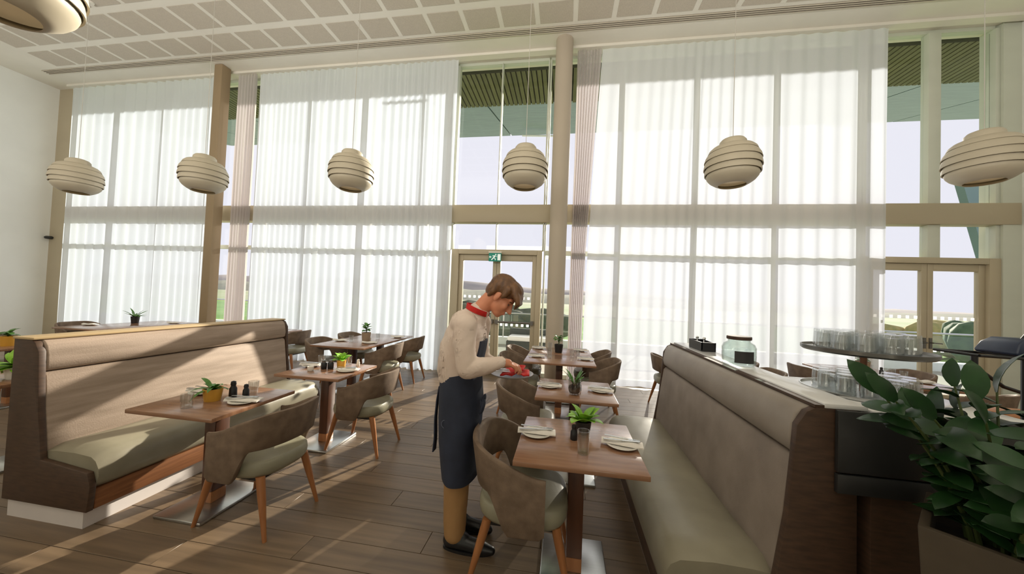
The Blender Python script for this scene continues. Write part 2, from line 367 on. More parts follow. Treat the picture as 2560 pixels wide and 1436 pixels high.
def door(name, x0, xa, xb, xc, xd, x1, marks, handle):
    """outer frame x0..x1, left glass xa..xb, right glass xc..xd"""
    d = struct(MB().box(x0, xa-0.09, 6.64, 6.82, 0, 2.52).box(xd+0.09, x1, 6.64, 6.82, 0, 2.52).box(xa-0.09, xd+0.09, 6.64, 6.82, 2.42, 2.52).build(name, M['frame'], bevel=0.006))
    xm = (xb+xc)/2
    for (l0, l1, g0, g1, s) in ((xa-0.088, xm-0.003, xa, xb, 1), (xm+0.003, xd+0.088, xc, xd, -1)):
        lf = MB().box(l0, g0, 6.70, 6.77, 0.01, 2.415).box(g1, l1, 6.70, 6.77, 0.01, 2.415).box(g0, g1, 6.70, 6.77, 2.30, 2.415).box(g0, g1, 6.70, 6.77, 0.01, 0.22).build('door_leaf', M['frame'], d, bevel=0.004)
        MB().box(g0, g1, 6.731, 6.739, 0.22, 2.30).build('pane', M['glass'], lf, smooth=False, recalc=False)
        mk = MB(); n = int((g1-g0)/0.105)
        for z in marks:
            for k in range(n):
                xx = g0+0.055+k*(g1-g0-0.11)/(n-1); mk.add([(xx-0.024, 6.728, z-0.024), (xx+0.024, 6.728, z-0.024), (xx+0.024, 6.728, z+0.024), (xx-0.024, 6.728, z+0.024)], [(0, 1, 2, 3)])
        mk.build('glass_marking', M['frost'], lf, smooth=False)
        hx = xm-0.045*s
        if handle == 'bar':
            hb = MB().tube([(g0+0.0, 6.63, 1.06), (g1, 6.63, 1.06)], 0.022, 10)
            for hxx in (g0-0.03, g1+0.03): hb.box(hxx-0.03, hxx+0.03, 6.615, 6.70, 1.02, 1.10)
            hb.build('push_bar', M['steel_dk'], lf)
        else:
            MB().box(hx-0.02, hx+0.02, 6.685, 6.70, 0.98, 1.16).tube([(hx, 6.70, 1.08), (hx, 6.64, 1.08), (hx-s*0.12, 6.64, 1.075)], 0.010, 8).build('door_handle', M['steel_dk'], lf)
    return d
door('door_1', -2.34, -2.10, -1.47, -1.31, -0.66, -0.47, (1.0, 1.55), 'bar')
door('door_2', 5.06, 5.28, 5.99, 6.16, 6.80, 7.05, (0.95, 1.50), 'lever')

# ------------------------------------------------------------------ curtains
def curtain(name, x0, x1, y, amp, wl, m, label, z0=0.02, z1=ZC-0.05, seed=1, flare=0.0, group='sheer curtains', b0=None, b1=None):
    rnd = random.Random(seed); n = int((x1-x0)/wl*10); xs = []; ys = []
    ph = 0.0
    for i in range(n+1):
        t = i/n; x = x0+(x1-x0)*t
        l = wl*(0.75+0.5*(0.5+0.5*math.sin(x*1.7+seed)))*(0.9+0.2*noise.noise(Vector((x*2.3, seed, 0))))
        ph += 2*PI*((x1-x0)/n)/l
        a = amp*(0.65+0.55*noise.noise(Vector((x*1.1, seed*3.1, 2))))
        xs.append(x); ys.append(a*math.sin(ph))
    zr = [z1, z1-0.12, 4.4, 2.6, 1.2, 0.45, z0]
    v = []
    for r, z in enumerate(zr):
        k = [0.55, 0.8, 1.0, 1.05, 1.1, 1.2, 1.3][r]
        for i in range(n+1):
            dx = 0.02*noise.noise(Vector((xs[i]*3, z*0.8, seed)))*(1 if r > 1 else 0)
            q = min(1, max(0, (z1-z)/(z1-1.9))); xa = x0+((b0 if b0 is not None else x0)-x0)*q; xb = x1+((b1 if b1 is not None else x1)-x1)*q
            v.append((xa+(xb-xa)*(xs[i]-x0)/(x1-x0)+dx, y+ys[i]*k-flare*(1-z/z1)**2*math.sin(PI*i/n), z+(0.012*math.sin(xs[i]*9) if r == 6 else 0)))
    f = [(r*(n+1)+i, r*(n+1)+i+1, (r+1)*(n+1)+i+1, (r+1)*(n+1)+i) for r in range(len(zr)-1) for i in range(n)]
    b = MB(); b.add(v, f)
    return tag(b.build(name, m, recalc=False, angle=80), label, 'curtain', group)
curtain('curtain', -12.5, -7.98, 6.5, 0.055, 0.30, M['sheer'], 'white sheer curtain in the far corner beside the white side wall', seed=1)
curtain('curtain', -7.60, -7.08, 6.49, 0.055, 0.075, M['sheer_pink'], 'gathered mauve curtain stack right of the brown square column', seed=2, group='gathered curtain stacks')
curtain('curtain', -7.03, -2.32, 6.5, 0.06, 0.20, M['sheer'], 'white sheer curtain ending at the glass door with the green exit sign', seed=3)
curtain('curtain', 0.09, 0.55, 6.49, 0.055, 0.075, M['sheer_pink'], 'gathered mauve curtain stack right of the round beige column', seed=5, group='gathered curtain stacks', b1=0.345)
curtain('curtain', 0.562, 5.32, 6.5, 0.035, 0.24, M['sheer_thin'], 'bright thin sheer curtain behind the bench with the marble ledge', seed=7, flare=0.12, b0=0.37)

# ------------------------------------------------------------------ outdoors
struct(MB().box(-30, 25, 6.95, 11.0, -0.25, -0.03).build('terrace', M['paving'], smooth=False))
struct(MB().box(-30, 25, 11.0, 11.35, -0.25, 0.20).build('kerb', M['kerb'], bevel=0.02))
struct(MB().box(-120, 120, 11.35, 45, -1.2, -0.9).build('lawn', M['lawn'], smooth=False))
struct(MB().box(-600, 700, 45, 700, -1.6, -0.92).build('field', M['field'], smooth=False))
def hill(name, m, y, prof, amp, seed):
    b = MB(); n = 90; x0, x1 = prof[0][0], prof[-1][0]; rows = []
    def hz(x):
        for (xa, za), (xb, zb) in zip(prof, prof[1:]):
            if xa <= x <= xb: return za+(zb-za)*(x-xa)/(xb-xa)
        return 0
    for d, k in ((-30, 0.0), (-18, 0.55), (-6, 0.9), (6, 1.0), (40, 0.6), (80, 0.0)):
        row = []
        for i in range(n+1):
            x = x0+(x1-x0)*i/n; h = (hz(x)+amp*noise.fractal(Vector((x*0.05, seed, d*0.02)), 1.0, 2.0, 4)*(1 if k > 0 else 0))
            row.append((x, y+d, -1.0+(h+1.0)*k))
        rows.append(row)
    v = [p for r in rows for p in r]; f = [(r*(n+1)+i, r*(n+1)+i+1, (r+1)*(n+1)+i+1, (r+1)*(n+1)+i) for r in range(5) for i in range(n)]
    b.add(v, f); return struct(b.build(name, m, angle=80))
hill('hill_far', M['hill_far'], 300, [(-500, 10), (-160, 14), (-90, 14), (-30, 9.5), (60, 7), (200, 2.5), (300, 2.0), (500, 3)], 1.6, 1)
hill('hill_near', M['hill_near'], 160, [(-300, 3), (-60, 4.2), (-30, 3.6), (20, 2.5), (100, 0.8), (150, 0.5), (170, 1.6), (300, 2)], 0.8, 5)
# glass balustrade along the terrace edge
bl = thing('balustrade', 'glass balustrade with a steel top rail at the terrace edge outside', 'railing', (0, 11.18, 0.2))
MB().tube([(-14, 0, 0.80), (14.5, 0, 0.80)], 0.028, 10).build('top_rail', M['steel'], bl)
ppane = MB().box(-0.72, 0.72, -0.006, 0.006, 0.06, 0.74).mesh('pane', M['balus'], smooth=False, recalc=False)
ppost = MB().box(-0.02, 0.02, -0.03, 0.03, 0, 0.80).mesh('post', M['steel'], smooth=False)
for k in range(20):
    x = -14+k*1.5; link('post', ppost, bl, (x, 0, 0))
    if k < 19: link('pane', ppane, bl, (x+0.75, 0, 0))
def bush(name, label, loc, r, m, seed, n=16):
    rnd = random.Random(seed); b = MB()
    for k in range(n):
        a = rnd.uniform(0, 2*PI); q = rnd.uniform(0, 0.65)
        b.ell((r[0]*q*math.cos(a), r[1]*q*math.sin(a), r[2]*rnd.uniform(0.25, 0.8)), (r[0]*rnd.uniform(0.28, 0.45), r[1]*rnd.uniform(0.28, 0.45), r[2]*rnd.uniform(0.22, 0.34)), seg=9, rings=6)
    v = [Vector(p) for p in b.v]
    b.v = [tuple(p+p.normalized()*0.12*r[2]*noise.noise(p*3.0/r[2]+Vector((seed, 0, 0)))) for p in v]
    tag(b.build(name, m, loc=loc, angle=80), label, 'bush')
bush('bush', 'dark green bush behind the balustrade, right pane of the door near the side wall', (15.9, 15.5, -0.95), (1.5, 1.2, 2.3), M['bush'], 3)
bush('bush', 'dry yellow hedge behind the dark green bush beyond the far glass door', (20.5, 22.0, -0.95), (4.5, 1.2, 2.0), M['hedge_dry'], 9, 22)
bush('hedge', 'dull grey-green hedge behind the balustrade beyond the exit door', (-3.0, 14.8, -0.95), (3.6, 1.0, 2.15), M['hedge_dull'], 6, 26)
# roof canopy over the terrace: slatted soffit, then blue metal panels rising to the edge
cn = thing('canopy', 'slatted timber roof canopy over the terrace with blue metal outer panels', 'canopy', (0, 6.95, 6.5))
MB().box(-16, 11.0, 0, 1.95, 0.36, 0.55).box(-16, 11.0, 0, 0.12, -0.02, 0.55).build('backing_board', M['canopy_board'], cn, smooth=False)
sm = MB().box(-0.045, 0.045, 0.12, 1.93, 0.29, 0.36).mesh('slat', M['slat'], smooth=False)
for k in range(200):
    x = -14.2+k*0.12
    if x < 9.7: link('slat', sm, cn, (x, 0, 0))
pmesh = MB().prism([(1.95, 0.34), (6.0, 1.45), (6.0, 1.75), (1.95, 0.64)], 'x', -1.28, 1.28).mesh('metal_panel', M['canopy_metal'], smooth=False)
for k in range(12): link('metal_panel', pmesh, cn, (-14.0+k*2.6, 0, 0))
for x in (-1.75, 8.2): MB().tube([(x, 5.2, 1.05), (x+1.1, 5.6, 1.19)], 0.035, 8).build('strut', M['marking'], cn)
# slanted teal fin wall of the building outside the right-hand end
tag(MB().prism([(7.72, 4.75), (9.5, 4.9), (9.5, -0.03), (8.9, -0.03)], 'y', 8.0, 8.15).build('fin_wall', M['fin'], smooth=False), 'slanted teal wing panel outside the glass by the side wall', 'wing wall')
# outdoor seat seen through the exit door
of = thing('outdoor_sofa', 'dark woven outdoor sofa with a white cushion seen through the exit door', 'sofa', (-0.95, 9.2, -0.03), 0)
MB().box(-0.55, 0.75, -0.35, 0.4, 0.04, 0.42).build('base', M['sofa_grey'], of, bevel=0.02)
MB().box(-0.55, 0.75, 0.25, 0.42, 0.42, 0.70).build('backrest', M['sofa_grey'], of, bevel=0.02)
MB().box(-0.52, 0.72, -0.38, 0.24, 0.42, 0.54).build('cushion', M['marking'], of, bevel=0.04)
for sx in (-0.5, 0.7):
    for sy in (-0.3, 0.35): MB().box(sx-0.03, sx+0.03, sy-0.03, sy+0.03, 0, 0.05).build('leg', M['black'], of, smooth=False)

# ================================================================== BENCHES
def bench(name, label, xf, sgn, y0, y1, mats, ledge):
    """built-in bench; u runs from the seat front towards the back"""
    t = thing(name, label, 'bench', (xf, y0, 0)); L = y1-y0
    def pr(n, poly, a0, a1, m, bev=0.0, bs=2, ang=38):
        q = [(sgn*u, z) for u, z in poly]
        return MB().prism(q, 'y', a0, a1).build(n, m, t, bevel=bev, bseg=bs, angle=ang)
    seat, back, roll, wood, skirt = mats
    pr('kick_plate', [(0.06, 0), (0.72, 0), (0.72, 0.115), (0.06, 0.115)], 0.05, L-0.03, M['kick'])
    pr('skirt', [(0.02, 0.115), (0.72, 0.115), (0.72, 0.245), (0.02, 0.245)], 0.04, L-0.02, skirt, 0.004)
    # seat cushion: softly domed along its length, rounded nose
    rings = []; n = 26
    for i in range(n+1):
        s = i/n; yy = 0.035+(L-0.055)*s
        e = max(0.4, min(1, min(s, 1-s)*L/0.03)); k = math.sqrt(max(0, 1-(1-e)**2))
        wav = 0.004*math.sin(yy*7)+0.006*noise.noise(Vector((yy*4, 1, 0)))
        zt = 0.36+(0.112+wav)*k; zb = 0.25+0.02*(1-k)
        fr = 0.02*(1-k)
        prof = [(0.03+fr, zb), (0.0+fr, zb+0.03), (-0.012+fr, 0.33), (-0.006+fr, zt-0.075), (0.02+fr, zt-0.03), (0.06+fr, zt-0.006), (0.2, zt+0.006*k), (0.36, zt+0.002*k), (0.47, zt-0.01), (0.50, zt-0.06), (0.50, zb)]
        rings.append([(sgn*u, yy, z) for u, z in prof])
    MB().loft(rings).build('seat_cushion', seat, t, angle=60)
    # backrest and head roll
    bp = [(0.435, 0.44), (0.44, 0.50), (0.455, 0.62), (0.478, 0.80), (0.497, 0.935), (0.515, 0.958), (0.60, 0.962), (0.60, 0.44)]
    pr('backrest', bp, 0.035, L-0.01, back, 0.008, 2, 60)
    rp = [(0.515, 0.966), (0.497, 0.985), (0.49, 1.03), (0.498, 1.09), (0.512, 1.14), (0.535, 1.168), (0.57, 1.178), (0.62, 1.178), (0.62, 0.966)]
    pr('head_roll', rp, 0.035, L-0.005, roll, 0.012, 3, 60)
    pr('back_panel', [(0.60, 0.02), (0.72, 0.02), (0.72, 1.17), (0.62, 1.17), (0.62, 0.96), (0.60, 0.96)], 0.035, L, wood, 0.0)
    ends = [(0.015, 0.115), (0.0, 0.28), (0.03, 0.36), (0.42, 0.40), (0.47, 0.72), (0.49, 0.96), (0.50, 1.10), (0.535, 1.16), (0.57, 1.18), (0.72, 1.18), (0.73, 0.115)]
    e = pr('end_panel', ends, 0.0, 0.034, wood, 0.003)
    pr('end_panel', ends, L, L+0.03, wood, 0.003)
    pr('kick_plate', [(0.06, 0), (0.70, 0), (0.70, 0.115), (0.06, 0.115)], 0.015, 0.05, M['kick'])
    if ledge:
        pr('ledge_trim', [(0.565, 1.18), (0.60, 1.18), (0.60, 1.192), (0.565, 1.192)], 0.0, L+0.03, M['bench_wood'])
        pr('marble_ledge', [(0.60, 1.18), (0.76, 1.18), (0.76, 1.20), (0.60, 1.20)], 0.0, L+0.03, M['marble'], 0.003)
    else:
        pr('top_cap', [(0.545, 1.178), (0.73, 1.178), (0.73, 1.194), (0.545, 1.194)], -0.004, L+0.034, M['pale_cap'], 0.004)
    return t
bench('bench', 'sunlit built-in bench with striped beige back and olive seat beside two tables', -2.93, -1, 1.72, 3.72, (M['bench_seat'], M['bench_back'], M['bench_back'], M['bench_wood'], M['skirt_wood']), False)
bench('bench', 'grey built-in bench with an olive leather seat and a white marble ledge on top', 0.49, 1, 1.60, 3.52, (M['bench_seat'], M['bench_back_g'], M['bench_roll_g'], M['bench_wood'], M['bench_wood']), True)

# service cabinet behind the grey bench
sc = thing('service_cabinet', 'dark wood service cabinet with a charcoal panel behind the grey bench', 'cabinet', (1.262, 1.60, 0))
MB().box(0, 0.55, 0.0, 0.62, 0.0, 1.165).build('carcass', M['bench_wood'], sc, bevel=0.003)
MB().box(0.0, 0.56, -0.002, 0.63, 1.165, 1.185).build('worktop', M['marble'], sc, bevel=0.003)
MB().box(-0.135, 0.56, -0.022, -0.002, 0.93, 1.18).build('front_panel', M['charcoal'], sc, bevel=0.003)
MB().box(-0.135, 0.56, -0.022, -0.002, 0.845, 0.922).build('drawer', M['charcoal'], sc, bevel=0.003)

# ================================================================== TABLES
tops = {}
def make_table(wx, wy, two):
    """tabletop wx by wy on one or two slab columns with steel base plates"""
    parts = []
    parts.append(('tabletop', MB().box(-wx/2, wx/2, -wy/2, wy/2, 0.722, 0.75).mesh('tabletop', M['table'], bevel=0.005, bseg=2)))
    cs = [(0, -wy/4), (0, wy/4)] if two else [(0, 0)]
    for cx, cy in cs:
        parts.append(('column', MB().box(cx-0.045, cx+0.045, cy-0.055, cy+0.055, 0.10, 0.71).mesh('column', M['table_edge'], bevel=0.006)))
        parts.append(('column_foot', MB().box(cx-0.045, cx+0.045, cy-0.055, cy+0.055, 0.022, 0.10).mesh('column_foot', M['leg'], bevel=0.004)))
        parts.append(('top_bracket', MB().box(cx-0.22, cx+0.22, cy-0.06, cy+0.06, 0.71, 0.722).mesh('top_bracket', M['black'], smooth=False)))
        parts.append(('base_plate', MB().box(cx-0.19, cx+0.19, cy-0.24, cy+0.24, 0.0, 0.022).mesh('base_plate', M['steel'], bevel=0.006)))
    return parts
def table(key, wx, wy, two, cx, cy, label, group=None, rz=0):
    k = (wx, wy, two)
    if k not in tops: tops[k] = make_table(wx, wy, two)
    t = thing('dining_table', label, 'table', (cx, cy, 0), rz, group)
    for n, me in tops[k]: link(n, me, t)
    return t
G1 = 'two-seat tables along the benches'; G2 = 'large tables near the curtains'
table('R1', .68, .66, False, .105, 2.06, 'walnut two-seat table nearest the camera, before the grey bench', G1)
table('R2', .69, .68, False, .125, 3.19, 'walnut two-seat table at the far end of the grey bench', G1)
table('T1', .68, .66, False, -2.50, 2.14, 'walnut table with a yellow pot before the near half of the sunlit bench', G1)
table('T2', .69, .66, False, -2.41, 3.20, 'walnut table with two dark jars at the far end of the sunlit bench', G1)
table('R34', .93, .66, False, -.035, 4.69, 'walnut table in front of the round column, nearer of a joined pair', G2)
table('R34', .93, .66, False, -.035, 5.37, 'walnut table against the round column, farther of a joined pair', G2)
table('T3', .88, 1.60, True, -3.28, 5.28, 'long walnut table with a taupe pot by the white curtain', G2)
table('Tb', .98, 1.60, True, -8.20, 5.28, 'walnut table with a black pot behind the sunlit bench in the far corner', G2)
table('Tc', .88, 1.50, True, -5.60, 5.25, 'walnut table mostly hidden behind the far end of the sunlit bench', G2)
table('Td', .80, 1.40, True, 2.05, 5.05, 'walnut table hidden behind the marble ledge near the thin curtain', G2)
table('rt', .84, 1.36, True, 4.02, 5.06, 'walnut table before the glass door by the side wall, beyond the cabinet', G2)
table('lf', .68, .70, False, -4.62, 2.28, 'wooden table with a white pot on the back side of the sunlit bench', G1)
table('lg', .80, 1.20, True, -6.78, 3.50, 'wooden table with a yellow pot at the frame edge beyond the bench', G2)

# ================================================================== CHAIRS
def seat_mesh():
    rings = []
    for k, z in ((0.80, 0.362), (0.93, 0.368), (0.985, 0.39), (1.0, 0.42), (0.985, 0.452), (0.94, 0.468), (0.84, 0.477), (0.6, 0.483), (0.25, 0.486)):
        ring = []
        for j in range(36):
            a = 2*PI*j/36; c, s = math.cos(a), math.sin(a)
            x = 0.255*math.copysign(abs(c)**(2/3.2), c); y = 0.245*math.copysign(abs(s)**(2/3.2), s)
            y *= 1+0.06*(x/0.25)
            ring.append((x*k, y*k, z-(0.012*(x < -0.1) if k < 0.9 and z > 0.47 else 0)))
        rings.append(ring)
    return MB().loft(rings).mesh('seat', M['sage'], angle=60)
def back_mesh():
    # path in plan: from right front tip round the rear to the left front tip
    pts = []
    for i in range(9): pts.append((0.125-i*0.215/8, -0.272+0.006*i/8))
    for i in range(1, 32):
        a = PI*i/32; pts.append((-0.09-0.172*math.sin(a)**0.8, -0.266*math.cos(a)))
    for i in range(9): pts.append((-0.09+i*0.215/8, 0.266+0.006*i/8))
    n = len(pts); cum = [0]
    for a, b in zip(pts, pts[1:]): cum.append(cum[-1]+math.hypot(b[0]-a[0], b[1]-a[1]))
    tot = cum[-1]; rings = []
    def sm(t): t = max(0, min(1, t)); return t*t*(3-2*t)
    for i, (x, y) in enumerate(pts):
        s = min(cum[i], tot-cum[i])            # distance from the nearest tip
        p0 = pts[max(0, i-1)]; p1 = pts[min(n-1, i+1)]; tx, ty = p1[0]-p0[0], p1[1]-p0[1]; l = math.hypot(tx, ty); nx, ny = ty/l, -tx/l
        if nx*(x+0.05)+ny*y < 0: nx, ny = -nx, -ny
        zt = 0.655+0.135*sm(s/0.42)
        zb = 0.352+0.205*sm((s-0.185)/0.12)
        zb += 0.02*sm((0.03-s)/0.03)
        lean = 0.028*sm(s/0.4)
        th = 0.017*(0.6+0.4*sm(s/0.05)); prof = []
        h = zt-zb
        for q, o in ((0.0, 0.6), (0.03, 1.0), (0.5, 1.0), (0.93, 1.0), (0.985, 0.8), (1.0, 0.3)):
            prof.append((q, o*th))
        ring = []
        for q, o in prof: ring.append((x+nx*(lean*q*1.4+o), y+ny*(lean*q*0.6+o), zb+h*q))
        for q, o in reversed(prof): ring.append((x+nx*(lean*q*1.4-o), y+ny*(lean*q*0.6-o), zb+h*q))
        rings.append(ring)
    return MB().loft(rings).mesh('backrest', M['taupe'], angle=55)
def leg_mesh(sx, sy):
    t = (0.185*sx, 0.175*sy, 0.372); b = (0.272*sx if sx > 0 else -0.285, 0.215*sy, 0.0)
    rings = []
    for k, hw in ((0, 0.027), (0.35, 0.024), (0.75, 0.016), (1, 0.0125)):
        c = [t[i]+(b[i]-t[i])*k for i in range(3)]
        rings.append([(c[0]+hw*math.cos(2*PI*j/10), c[1]+hw*math.sin(2*PI*j/10), c[2]) for j in range(10)])
    return MB().loft(rings).mesh('leg', M['leg'], angle=60)
CH = [('seat', seat_mesh()), ('backrest', back_mesh())]+[('leg', leg_mesh(sx, sy)) for sx in (1, -1) for sy in (1, -1)]
CH.append(('seat_frame', MB().box(-0.19, 0.20, -0.19, 0.19, 0.345, 0.366).mesh('seat_frame', M['black'], smooth=False)))
def chair(x, y, deg, label):
    t = thing('dining_chair', label, 'chair', (x, y, 0), R(deg), 'taupe tub dining chairs')
    for n, me in CH: link(n, me, t)
chair(-2.075, 2.10, 178, 'taupe tub chair at the near yellow-pot table, its back to the aisle')
chair(-1.99, 3.21, 180, 'taupe tub chair at the two-jar table, its back to the aisle')
chair(-2.80, 4.90, 184, 'taupe tub chair on the aisle side of the taupe-pot table, nearer one')
chair(-2.82, 5.76, 180, 'taupe tub chair on the aisle side of the taupe-pot table, farther one')
chair(-3.74, 4.92, 0, 'taupe tub chair behind the taupe-pot table, nearer one')
chair(-3.76, 5.72, 0, 'taupe tub chair behind the taupe-pot table, by the curtain')
chair(-5.08, 5.62, 180, 'taupe tub chair seen past the far end of the sunlit bench')
chair(-0.195, 2.02, 2, 'taupe tub chair nearest the camera, tucked under the front table')
chair(-0.30, 3.20, 0, 'taupe tub chair just beyond the waiter, tucked under the second table')
chair(-0.56, 4.70, 0, 'taupe tub chair left of the joined tables, nearer the waiter')
chair(-0.58, 5.40, 0, 'taupe tub chair left of the joined tables, nearer the exit door')
chair(0.47, 4.72, 180, 'taupe tub chair right of the joined tables, nearer the grey bench')
chair(0.44, 5.44, 178, 'taupe tub chair right of the joined tables, nearer the mauve curtain')
chair(1.66, 5.42, 0, 'taupe tub chair peeking out beyond the far end of the grey bench')
chair(2.42, 4.72, 180, 'taupe tub chair seen over the marble ledge, right of the glass jar')
chair(2.44, 5.36, 180, 'taupe tub chair mostly hidden behind the glass jar')
chair(3.52, 5.30, 4, 'taupe tub chair turned sideways behind the two-tier glass stand')
chair(4.52, 5.35, 180, 'taupe tub chair at the right-hand table, close to the glass door')
chair(4.36, 4.40, 112, 'taupe tub chair at the near end of the table by the side wall')
chair(-8.82, 4.95, 0, 'taupe tub chair at the black-pot table near the white side wall')
chair(-7.62, 5.65, 180, 'taupe tub chair at the black-pot table, curtain column behind it')
chair(-7.38, 3.3, 0, 'taupe tub chair at the frame edge beyond the yellow-pot wooden table')

# ================================================================== PENDANT LAMPS
def ring_profile(pts, th=0.010):
    """closed shell band from an outer profile (r, z) top to bottom"""
    return pts+[(r-th, z+0.002) for r, z in reversed(pts)]
def closed_lathe(prof, seg=40):
    rings = [[(r*math.cos(2*PI*j/seg), r*math.sin(2*PI*j/seg), z) for j in range(seg)] for r, z in prof+[prof[0]]]
    return MB().loft(rings, False, False)
LAMP = []
rg = [
 ('crown', [(0.020, 0.300), (0.085, 0.296), (0.125, 0.280), (0.145, 0.255), (0.150, 0.205)]),
 ('shade_ring', [(0.135, 0.212), (0.180, 0.198), (0.228, 0.175), (0.258, 0.145), (0.272, 0.108)]),
 ('shade_ring', [(0.250, 0.122), (0.278, 0.095), (0.298, 0.060), (0.310, 0.014)]),
 ('shade_ring', [(0.286, 0.030), (0.300, 0.004), (0.310, -0.030), (0.316, -0.075)]),
 ('shade_ring', [(0.288, -0.058), (0.298, -0.085), (0.304, -0.115), (0.304, -0.150)]),
 ('bowl', [(0.276, -0.134), (0.286, -0.165), (0.276, -0.195), (0.248, -0.232), (0.205, -0.265), (0.160, -0.292)]),
]
for n, p in rg: LAMP.append((n, closed_lathe(ring_profile(p)).mesh(n, M['shade'], angle=50)))
LAMP.append(('diffuser', MB().lathe([(0.02, -0.236), (0.20, -0.24), (0.20, -0.228), (0.02, -0.222)], 32).mesh('diffuser', M['shade_in'])))
LAMP.append(('inner_core', MB().lathe([(0.262, -0.15), (0.276, -0.135), (0.286, -0.06), (0.285, 0.028), (0.249, 0.12), (0.134, 0.21)], 32).mesh('inner_core', M['shade'])))
def lamp(x, y, z, label):
    t = thing('pendant_lamp', label, 'lamp', (x, y, z), 0, 'ringed cream pendant lamps')
    for n, me in LAMP: link(n, me, t)
    MB().tube([(0, 0, 0.29), (0, 0, ZC-z-0.03)], 0.004, 6).build('wire', M['wire'], t)
    MB().lathe([(0.05, ZC-z-0.03), (0.055, ZC-z-0.008)], 16).build('ceiling_rose', M['plaster'], t)
wh = ['beside the white side wall, farthest from the round column', 'in front of the brown square column', 'in front of the curtain, between the two columns',
      'in front of the clear glass above the exit door', 'in front of the thin curtain, right of the round column', 'beside the clear glass above the side-wall door']
for i in range(6): lamp(-8.405+2.604*i, 4.5, 3.37, 'cream ringed pendant lamp '+wh[i])
lamp(-3.24, 1.38, 3.40, 'large close cream ringed pendant lamp hanging above the sunlit bench')

# exit sign above the door
es = thing('exit_sign', 'green and white exit sign hanging over the glass door', 'sign', (-1.40, 6.55, 2.27))
MB().box(-0.125, 0.125, -0.02, 0.02, 0.0, 0.165).build('housing', M['sign_green'], es, bevel=0.004)
MB().box(-0.13, 0.13, -0.03, 0.05, 0.165, 0.20).build('mount', M['plaster'], es, bevel=0.004)
fg = MB()
def quad(pts): fg.prism([(x, z) for x, z in pts], 'y', -0.0225, -0.0195)
quad([(0.055, 0.02), (0.115, 0.02), (0.115, 0.145), (0.055, 0.145)])                          # doorway panel
quad([(-0.035, 0.075), (0.0, 0.118), (0.018, 0.108), (-0.012, 0.065)])                        # torso
quad([(-0.035, 0.078), (-0.012, 0.070), (0.022, 0.045), (0.012, 0.020), (0.0, 0.024), (0.004, 0.042)])   # leading leg
quad([(-0.035, 0.078), (-0.020, 0.062), (-0.060, 0.020), (-0.075, 0.030)])                    # trailing leg
quad([(0.0, 0.118), (0.012, 0.106), (-0.035, 0.096), (-0.055, 0.108), (-0.048, 0.114)])       # arm
quad([(0.008, 0.112), (0.018, 0.104), (0.040, 0.088), (0.046, 0.096)])                        # other arm
quad([(0.018+0.014*math.cos(2*PI*k/10), 0.134+0.014*math.sin(2*PI*k/10)) for k in range(10)]) # head
quad([(-0.118, 0.085), (-0.095, 0.11), (-0.095, 0.095), (-0.072, 0.095), (-0.072, 0.075), (-0.095, 0.075), (-0.095, 0.06)])  # arrow
fg.build('pictogram', M['sign_white'], es, smooth=False)
tag(MB().lathe([(0.06, 0.0), (0.075, 0.02), (0.075, 0.05), (0.05, 0.07)], 16).build('wall_sensor', M['charcoal'], loc=(XL+0.09, 6.55, 2.58)), 'small dark sensor high on the white side wall near the curtain', 'sensor')

# ================================================================== TABLEWARE
TD = {'R1': 'front table', 'R2': 'second bench table', 'Ra': 'nearer joined table', 'Rb': 'farther joined table',
      'T1': 'near yellow-pot table', 'T2': 'two-jar table', 'T3': 'taupe-pot table', 'Tb': 'corner black-pot table', 'rt': 'side-wall door table', 'lg': 'frame-edge table'}
PLATE = MB().lathe([(0.02, 0.0), (0.05, 0.0), (0.07, 0.006), (0.092, 0.014), (0.091, 0.018), (0.068, 0.010), (0.02, 0.008)], 28).mesh('side_plate', M['white'], angle=60)
def napkin_mesh():
    b = MB(); n, m = 12, 6; top = []
    for j in range(m+1):
        for i in range(n+1):
            u, v = i/n-0.5, j/m-0.5
            z = 0.012+0.010*math.cos(v*PI)+0.006*math.sin(u*9)*math.cos(v*3)-0.016*max(0, abs(u)-0.35)
            top.append((u*0.23, v*0.075*(1+0.2*math.sin(u*5)), z))
    N = len(top); v = top+[(x, y, z-0.008) for x, y, z in top]; f = []
    for j in range(m):
        for i in range(n):
            a = j*(n+1)+i; f += [(a, a+1, a+n+2, a+n+1), (N+a, N+a+n+1, N+a+n+2, N+a+1)]
    edge = [i for i in range(n+1)]+[k*(n+1)+n for k in range(1, m+1)]+[m*(n+1)+i for i in range(n-1, -1, -1)]+[k*(n+1) for k in range(m-1, 0, -1)]
    for a, c in zip(edge, edge[1:]+edge[:1]): f.append((a, N+a, N+c, c))
    b.add(v, f); return b.mesh('napkin', M['linen'], angle=70)
NAP = napkin_mesh()
KN = MB().prism([(-0.105, -0.008), (0.0, -0.006), (0.0, -0.009), (0.095, -0.007), (0.105, 0.004), (0.09, 0.007), (0.0, 0.006), (-0.105, 0.008)], 'z', 0, 0.004).mesh('knife', M['steel'], bevel=0.001, bseg=1)
fk = MB().prism([(-0.10, -0.007), (0.03, -0.004), (0.045, -0.011), (0.06, -0.012), (0.06, 0.012), (0.045, 0.011), (0.03, 0.004), (-0.10, 0.007)], 'z', 0, 0.003)
for k in range(4): fk.box(0.06, 0.098, -0.0115+k*0.0066, -0.0085+k*0.0066, 0.0, 0.003)
FK = fk.mesh('fork', M['steel'], smooth=False)
